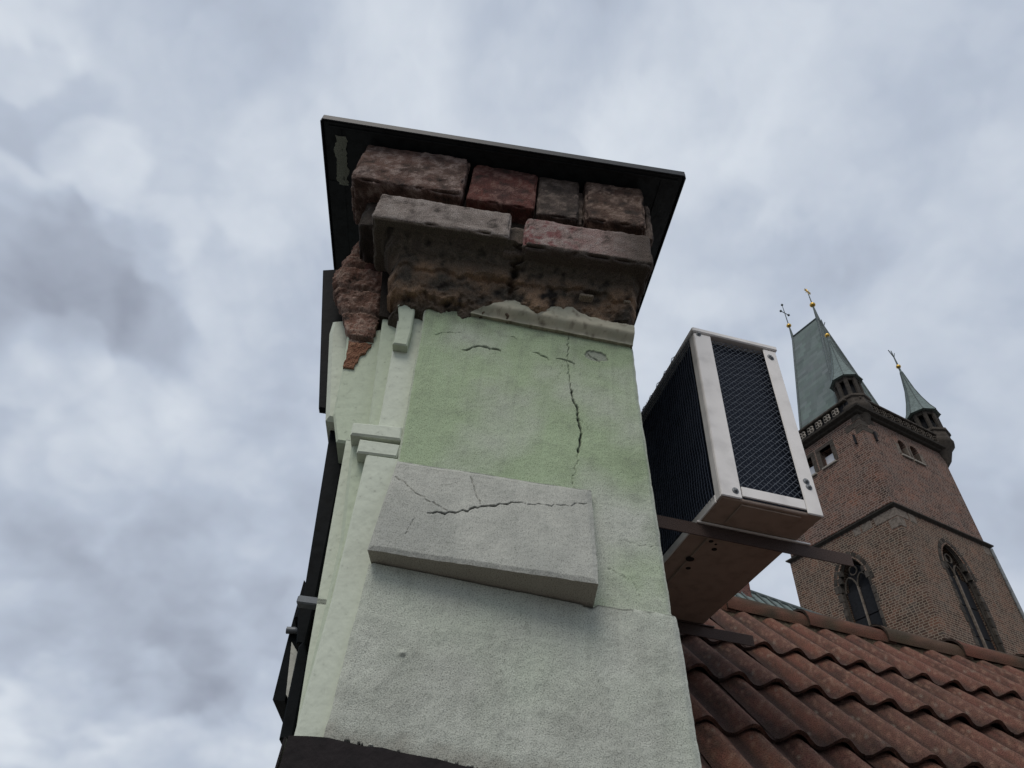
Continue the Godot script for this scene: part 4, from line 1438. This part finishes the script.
	var edge := [[-0.15, 1.508], [-0.094, 1.530], [-0.05, 1.555], [0.0, 1.572], [0.03, 1.580], [0.06, 1.558], [0.09, 1.57], [0.123, 1.578], [0.16, 1.572], [0.19, 1.548], [0.218, 1.540], [0.27, 1.532], [0.36, 1.528]]
	var rf := func(u: float, v: float) -> Array:
		var x := lerpf(-0.15, 0.352, u)
		var y0 := lerpf(1.505, 1.468, u)
		var y1 := maxf(y0 + 0.003, table(x, edge) + nz.get_noise_2d(x * 2, 8) * 0.006)
		var y := lerpf(y0, y1, v)
		var z := 0.012 + 0.026 * smoothstep(0.0, 0.45, (y - y0) / 0.07) + nz.get_noise_2d(x, y) * 0.003
		var k := mix3(Color(0.50, 0.47, 0.36), Color(0.40, 0.40, 0.31), nb.get_noise_2d(x, y) * 1.5 + 0.4)
		return [Vector3(x, y, z), mix3(k, Color(0.2, 0.17, 0.13), (nz.get_noise_2d(x * 2, y * 2) - 0.2) * 2)]
	rm.grid(160, 16, rf)
	var rb := func(u: float, v: float) -> Array:
		var a: Array = rf.call(u, 0.0)
		var p: Vector3 = a[0]
		return [Vector3(p.x, p.y, lerpf(-0.005, p.z, v)), a[1]]
	rm.grid(160, 1, rb)
	skirt(rm, rf, 0.05)
	part(rm, "render_remnant", M.smooth, t, "torn cream strip of old moulded render")

	# broken red bricks and rubble at the left corner
	var red := mk.call(Color(0.27, 0.145, 0.105), Color(0.17, 0.098, 0.073), Color(0.42, 0.30, 0.24))
	var orange := mk.call(Color(0.30, 0.15, 0.09), Color(0.24, 0.115, 0.07), Color(0.36, 0.2, 0.125))
	var rl := [[1.305, -0.494], [1.43, -0.508], [1.48, -0.535], [1.58, -0.58], [1.68, -0.63], [1.74, -0.640], [1.92, -0.615]]
	var rrt := [[1.305, -0.461], [1.365, -0.458], [1.372, -0.445], [1.41, -0.438], [1.44, -0.434], [1.60, -0.44], [1.92, -0.43]]
	var rubf := func(u: float, v: float) -> Array:
		var y := lerpf(1.305, 1.92, v)
		var g0 := nz.get_noise_2d(y, 31)
		var x := lerpf(table(y, rl) + g0 * 0.008 + nz.get_noise_2d(y * 3.0, 5) * 0.012 * smoothstep(1.45, 1.6, y), table(y, rrt) + nz.get_noise_2d(y * 2.0, 47) * 0.009, u)
		var p := Vector3(x, y, -0.082)
		var g := nz.get_noise_3dv(p)
		var h := nb.get_noise_3dv(p * 1.6)
		var g2 := nf.get_noise_3dv(p)
		var joint_d := 1.0
		for jy in [1.43, 1.545, 1.66, 1.775]: joint_d = minf(joint_d, absf(y + h * 0.02 - jy))
		var out := smoothstep(1.38, 1.75, y)
		p.z += g * 0.009 * (0.4 + out) + h * 0.012 * out + g2 * 0.005 - maxf(0, 0.014 - joint_d) * 1.1 * (0.3 + out)
		p.z -= (maxf(0, 0.12 - u) * 0.25 + maxf(0, u - 0.88) * 0.25) * out
		if y < 1.43: p.z += 0.0 - 0.012
		var k: Color = (orange if y + h * 0.03 < 1.425 else red).call(p, g, g2)
		if joint_d < 0.010: k = mix3(k, Color(0.2, 0.15, 0.12), 0.5)
		return [p, k]
	var rub := MB.new()
	rub.xf = O
	rub.grid(44, 150, rubf)
	skirt(rub, rubf, 0.035)
	part(rub, "broken_brickwork", M.stone, t, "broken red brickwork at the left corner, orange at its lower end")
	var cav := MB.new()
	cav.xf = O
	var deep := mk.call(Color(0.12, 0.05, 0.038), Color(0.06, 0.032, 0.027), Color(0.17, 0.08, 0.06))
	rough_block(cav, Vector3(-0.50, 1.56, -0.3), Vector3(-0.37, 1.70, -0.10), 0.01, 0.02, 0.014, nz, deep)
	rough_block(cav, Vector3(-0.55, 1.69, -0.3), Vector3(-0.40, 1.92, -0.085), 0.01, 0.02, 0.014, nz, deep)
	part(cav, "brick", M.stone, t, "dark brick inside the broken hollow")
	# --- sheet metal cap with a folded drip edge
	var cap := MB.new()
	cap.xf = O
	var x0 := -0.782
	var x1 := 0.527
	var z0 := -1.1
	var z1 := 0.205
	var y := 2.20
	cap.box(Vector3(x0, y, z0), Vector3(x1, y + 0.024, z1), 0.004)
	# lapped sheets and folded seams on the underside
	cap.box(Vector3(x0 + 0.003, y - 0.003, -0.45), Vector3(-0.635, y - 0.0005, -0.03), 0.0008)
	cap.box(Vector3(x0 + 0.06, y - 0.0045, -0.9), Vector3(x0 + 0.066, y - 0.0032, z1 - 0.02), 0.0005)
	cap.box(Vector3(x0 + 0.02, y - 0.006, z1 - 0.022), Vector3(x1 - 0.02, y - 0.0005, z1 - 0.016), 0.001)
	cap.box(Vector3(0.448, y - 0.004, -0.9), Vector3(0.452, y - 0.0005, z1 - 0.03), 0.001)
	part(cap, "metal_cap", M.sheet_cap, t, "dark sheet metal cap overhanging the bricks")
	var fold := MB.new()
	fold.xf = O
	fold.box(Vector3(x0 - 0.002, y - 0.006, z1 + 0.0005), Vector3(x1 + 0.002, y + 0.026, z1 + 0.006), 0.002)
	fold.box(Vector3(x0 - 0.006, y - 0.010, z0), Vector3(x0 - 0.0005, y + 0.026, z1), 0.002)
	fold.box(Vector3(x1 + 0.0005, y - 0.010, z0), Vector3(x1 + 0.006, y + 0.026, z1), 0.002)
	part(fold, "drip_edge", M.steel_dark, t)
	var sme := MB.new()
	sme.xf = O
	sme.col = Color(0.17, 0.20, 0.165)
	var sf := func(u: float, v: float) -> Array:
		var zz := lerpf(-0.04, 0.155, v)
		var cx := -0.722 + nz.get_noise_2d(zz, 4) * 0.012
		var hw := 0.022 + nz.get_noise_2d(zz * 2, 9) * 0.008
		return [Vector3(cx + (0.5 - u) * 2 * hw, y - 0.006 + absf(u - 0.5) * 0.008, zz), Color(0.42, 0.46, 0.385)]
	sme.grid(4, 24, sf)
	part(sme, "mortar_smear", M.stone, t, "pale smear of mortar under the cap corner")

# ---------------------------------------------------------------- air conditioner
func air_conditioner() -> void:
	var at := Vector3(0, 0, -1.4)
	var X0 := 0.637
	var X1 := 0.957
	var Y0 := 1.094
	var Y1 := 1.795
	var Zb := -0.80
	var base := at + Basis(Vector3.UP, deg_to_rad(9.0)) * Vector3(X0, Y0, 0)
	var t := thing("air_conditioner", "white framed outdoor air conditioner with wire guards over dark blue fins", "air conditioner", base, 9.0)
	var O := Transform3D(Basis.IDENTITY, Vector3(-X0, -Y0, 0))
	var nw := func() -> MB:
		var b := MB.new()
		b.xf = O
		return b
	# lid
	var lid: MB = nw.call()
	lid.box(Vector3(X0 - 0.006, Y1, Zb), Vector3(X1 + 0.006, Y1 + 0.022, 0.006), 0.004)
	part(lid, "lid", M.white_paint, t)
	# posts: folded L sections
	for s in 4:
		var m: MB = nw.call()
		var fx := s % 2
		var fz := s / 2
		var xa := X0 if fx == 0 else X1 - 0.050
		var xb := X0 + 0.066 if fx == 0 else X1
		var za := -0.003 if fz == 0 else Zb
		m.box(Vector3(xa, Y0 - (0.0 if fx == 0 else 0.002), za - 0.004), Vector3(xb, Y1 - 0.002, za + 0.003), 0.003)
		var xs := X0 if fx == 0 else X1 - 0.004
		m.box(Vector3(xs, Y0, (za - 0.034) if fz == 0 else za + 0.004), Vector3(xs + 0.004, Y1 - 0.002, (za - 0.0045) if fz == 0 else za + 0.05), 0.001)
		part(m, "corner_post", M.white_paint, t)
	var rim: MB = nw.call()
	rim.box(Vector3(X0 + 0.068, Y0 + 0.010, -0.006), Vector3(X1 - 0.052, Y0 + 0.045, 0.0), 0.002)
	part(rim, "bottom_rim", M.white_paint, t)
	# pan
	var pan: MB = nw.call()
	pan.box(Vector3(X0 + 0.004, Y0 - 0.002, Zb), Vector3(X1 - 0.002, Y0 + 0.009, -0.008), 0.003)
	pan.box(Vector3(X0 + 0.07, Y0 - 0.007, -0.125), Vector3(X1 - 0.06, Y0 - 0.0025, -0.02), 0.003)
	pan.box(Vector3(X0 + 0.06, Y0 - 0.008, -0.75), Vector3(X1 - 0.06, Y0 - 0.0025, -0.19), 0.004)
	part(pan, "base_pan", M.pan, t)
	var sp: MB = nw.call()
	sp.box(Vector3(X1 - 0.0075, Y0 + 0.01, Zb + 0.052), Vector3(X1 - 0.0045, Y1 - 0.003, -0.036), 0.001)
	part(sp, "side_panel", M.white_paint, t)
	var lp: MB = nw.call()
	lp.box(Vector3(X0 - 0.002, Y0 - 0.004, Zb), Vector3(X0 + 0.003, Y0 + 0.022, -0.036), 0.001)
	part(lp, "pan_flange", M.white_paint, t)
	for h in [[0.701, -0.353, 0.013], [0.720, -0.409, 0.008], [0.714, -0.229, 0.007], [0.744, -0.269, 0.008], [0.735, -0.24, 0.004]]:
		var m: MB = nw.call()
		m.lathe([Vector2(0, Y0 - 0.0095), Vector2(h[2], Y0 - 0.0095), Vector2(h[2] * 1.1, Y0 - 0.007)], 14, Vector3(h[0], 0, h[1]))
		part(m, "drain_hole", M.hole, t)
	# fins
	var core: MB = nw.call()
	core.box(Vector3(X0 + 0.035, Y0 + 0.012, Zb + 0.02), Vector3(X1 - 0.008, Y1 - 0.004, -0.03))
	part(core, "coil_core", M.coil, t)
	var fins: MB = nw.call()
	var z := Zb + 0.03
	while z < -0.04:
		fins.box(Vector3(X0 + 0.014, Y0 + 0.02, z), Vector3(X0 + 0.034, Y1 - 0.006, z + 0.0025))
		z += 0.010
	part(fins, "coil_fins", M.coil, t).set_meta("kind", "stuff")
	# front guard: woven diamond wire
	var g: MB = nw.call()
	var gx0 := X0 + 0.062
	var gx1 := X1 - 0.046
	var gy0 := Y0 + 0.035
	var gy1 := Y1 - 0.006
	var sl := 1.0
	for dirn in [1.0, -1.0]:
		var c := -1.0
		while c < 1.2:
			# line y = gy0 + dirn * sl * (x - gx0) + c
			var pts := []
			var n := 40
			for i in n + 1:
				var px := lerpf(gx0, gx1, float(i) / n)
				var py: float = gy0 + dirn * sl * (px - gx0) + c
				if py >= gy0 and py <= gy1: pts.append(Vector3(px, py, -0.010 + sin(px * 240.0 + c * 100.0) * 0.0020 * dirn))
			if pts.size() > 1: g.tube(pts, 0.0012, 4, false)
			c += 0.0215
	part(g, "wire_guard", M.wire, t, "diamond wire guard")
	# side guard: a net that sags and bulges over the coil
	var g2: MB = nw.call()
	var nz := noise(401, 6.0, 3)
	var bulge := func(yy: float, zz: float) -> float:
		return X0 - 0.004 - 0.012 * sin(PI * clampf((zz - Zb) / -Zb, 0, 1)) - nz.get_noise_2d(yy, zz) * 0.004
	var zz := Zb + 0.02
	while zz < -0.04:
		var pts := []
		for i in 41:
			var yy := lerpf(Y0 + 0.01, Y1 + 0.002, i / 40.0)
			var z2 := zz + nz.get_noise_2d(yy * 2, zz * 3) * 0.001
			pts.append(Vector3(bulge.call(yy, z2), yy, z2))
		g2.tube(pts, 0.0010, 4, false)
		zz += 0.0145
	var y2 := Y0 + 0.02
	while y2 < Y1 - 0.004:
		var pts := []
		for i in 41:
			var z3 := lerpf(Zb + 0.01, -0.036, i / 40.0)
			var y3 := y2 + nz.get_noise_2d(y2 * 3, z3 * 2) * 0.001
			pts.append(Vector3(bulge.call(y3, z3) + 0.001, y3, z3))
		g2.tube(pts, 0.0010, 4, false)
		y2 += 0.0145
	# frayed ends standing up past the lid
	var r := RandomNumberGenerator.new()
	r.seed = 3
	for i in 7:
		var za := lerpf(Zb + 0.2, -0.17, i / 6.0)
		var hh := r.randf_range(0.0, 0.006)
		g2.tube([Vector3(X0 - 0.012, Y1 + 0.005, za), Vector3(X0 - 0.010, Y1 + 0.015 + hh, za + 0.006), Vector3(X0 - 0.002, Y1 + 0.02 + hh, za + 0.014), Vector3(X0 + 0.004, Y1 + 0.023, za + 0.02)], 0.0017, 4)
	part(g2, "wire_net", M.wire_dark, t, "dark net over the long side")
	# bolts with washers
	for b in [[0.927, 1.757, 0.004], [0.931, 1.752, 0.004], [0.929, 1.21, 0.004], [0.933, 1.19, 0.004], [0.683, 1.118, 0.004], [0.655, 1.788, 0.004]]:
		var m := MB.new()
		m.xf = O * Transform3D(Basis(Vector3.RIGHT, PI / 2), Vector3(b[0], b[1], 0.0))
		m.lathe([Vector2(0.0105, 0), Vector2(0.0105, 0.0015), Vector2(0.006, 0.002), Vector2(0.0055, 0.005), Vector2(0.003, 0.007), Vector2(0, 0.0075)], 10, Vector3.ZERO)
		part(m, "bolt", M.steel, t)

	# the two rails it stands on, fixed to the pillar's side
	for e in [[-0.145, 1.135, 0.40, "front brown steel rail under the air conditioner, with the longer free end"], [-0.79, 1.155, 0.36, "rear brown steel rail under the air conditioner, close above the roof tiles"]]:
		var pos: Vector3 = at + Basis(Vector3.UP, deg_to_rad(9.0)) * Vector3(e[2], Y0 - 0.06, e[0])
		var rl := thing("support_rail", e[3], "rail", pos, 9.0, "steel rails carrying the air conditioner")
		var len_: float = e[1] - e[2]
		var m := MB.new()
		m.box(Vector3(0, 0.008, -0.004), Vector3(len_, 0.050, 0.0), 0.001)
		m.box(Vector3(0, 0.0468, -0.042), Vector3(len_, 0.050, -0.0042), 0.001)
		part(m, "angle", M.rail, rl)
		var pl := MB.new()
		pl.box(Vector3(X0 - e[2] - 0.01, 0.0505, -0.04), Vector3(X1 - e[2] + 0.04, 0.0560, 0.006), 0.001)
		part(pl, "bearing_strip", M.white_paint if e[0] > -0.5 else M.rail, rl)
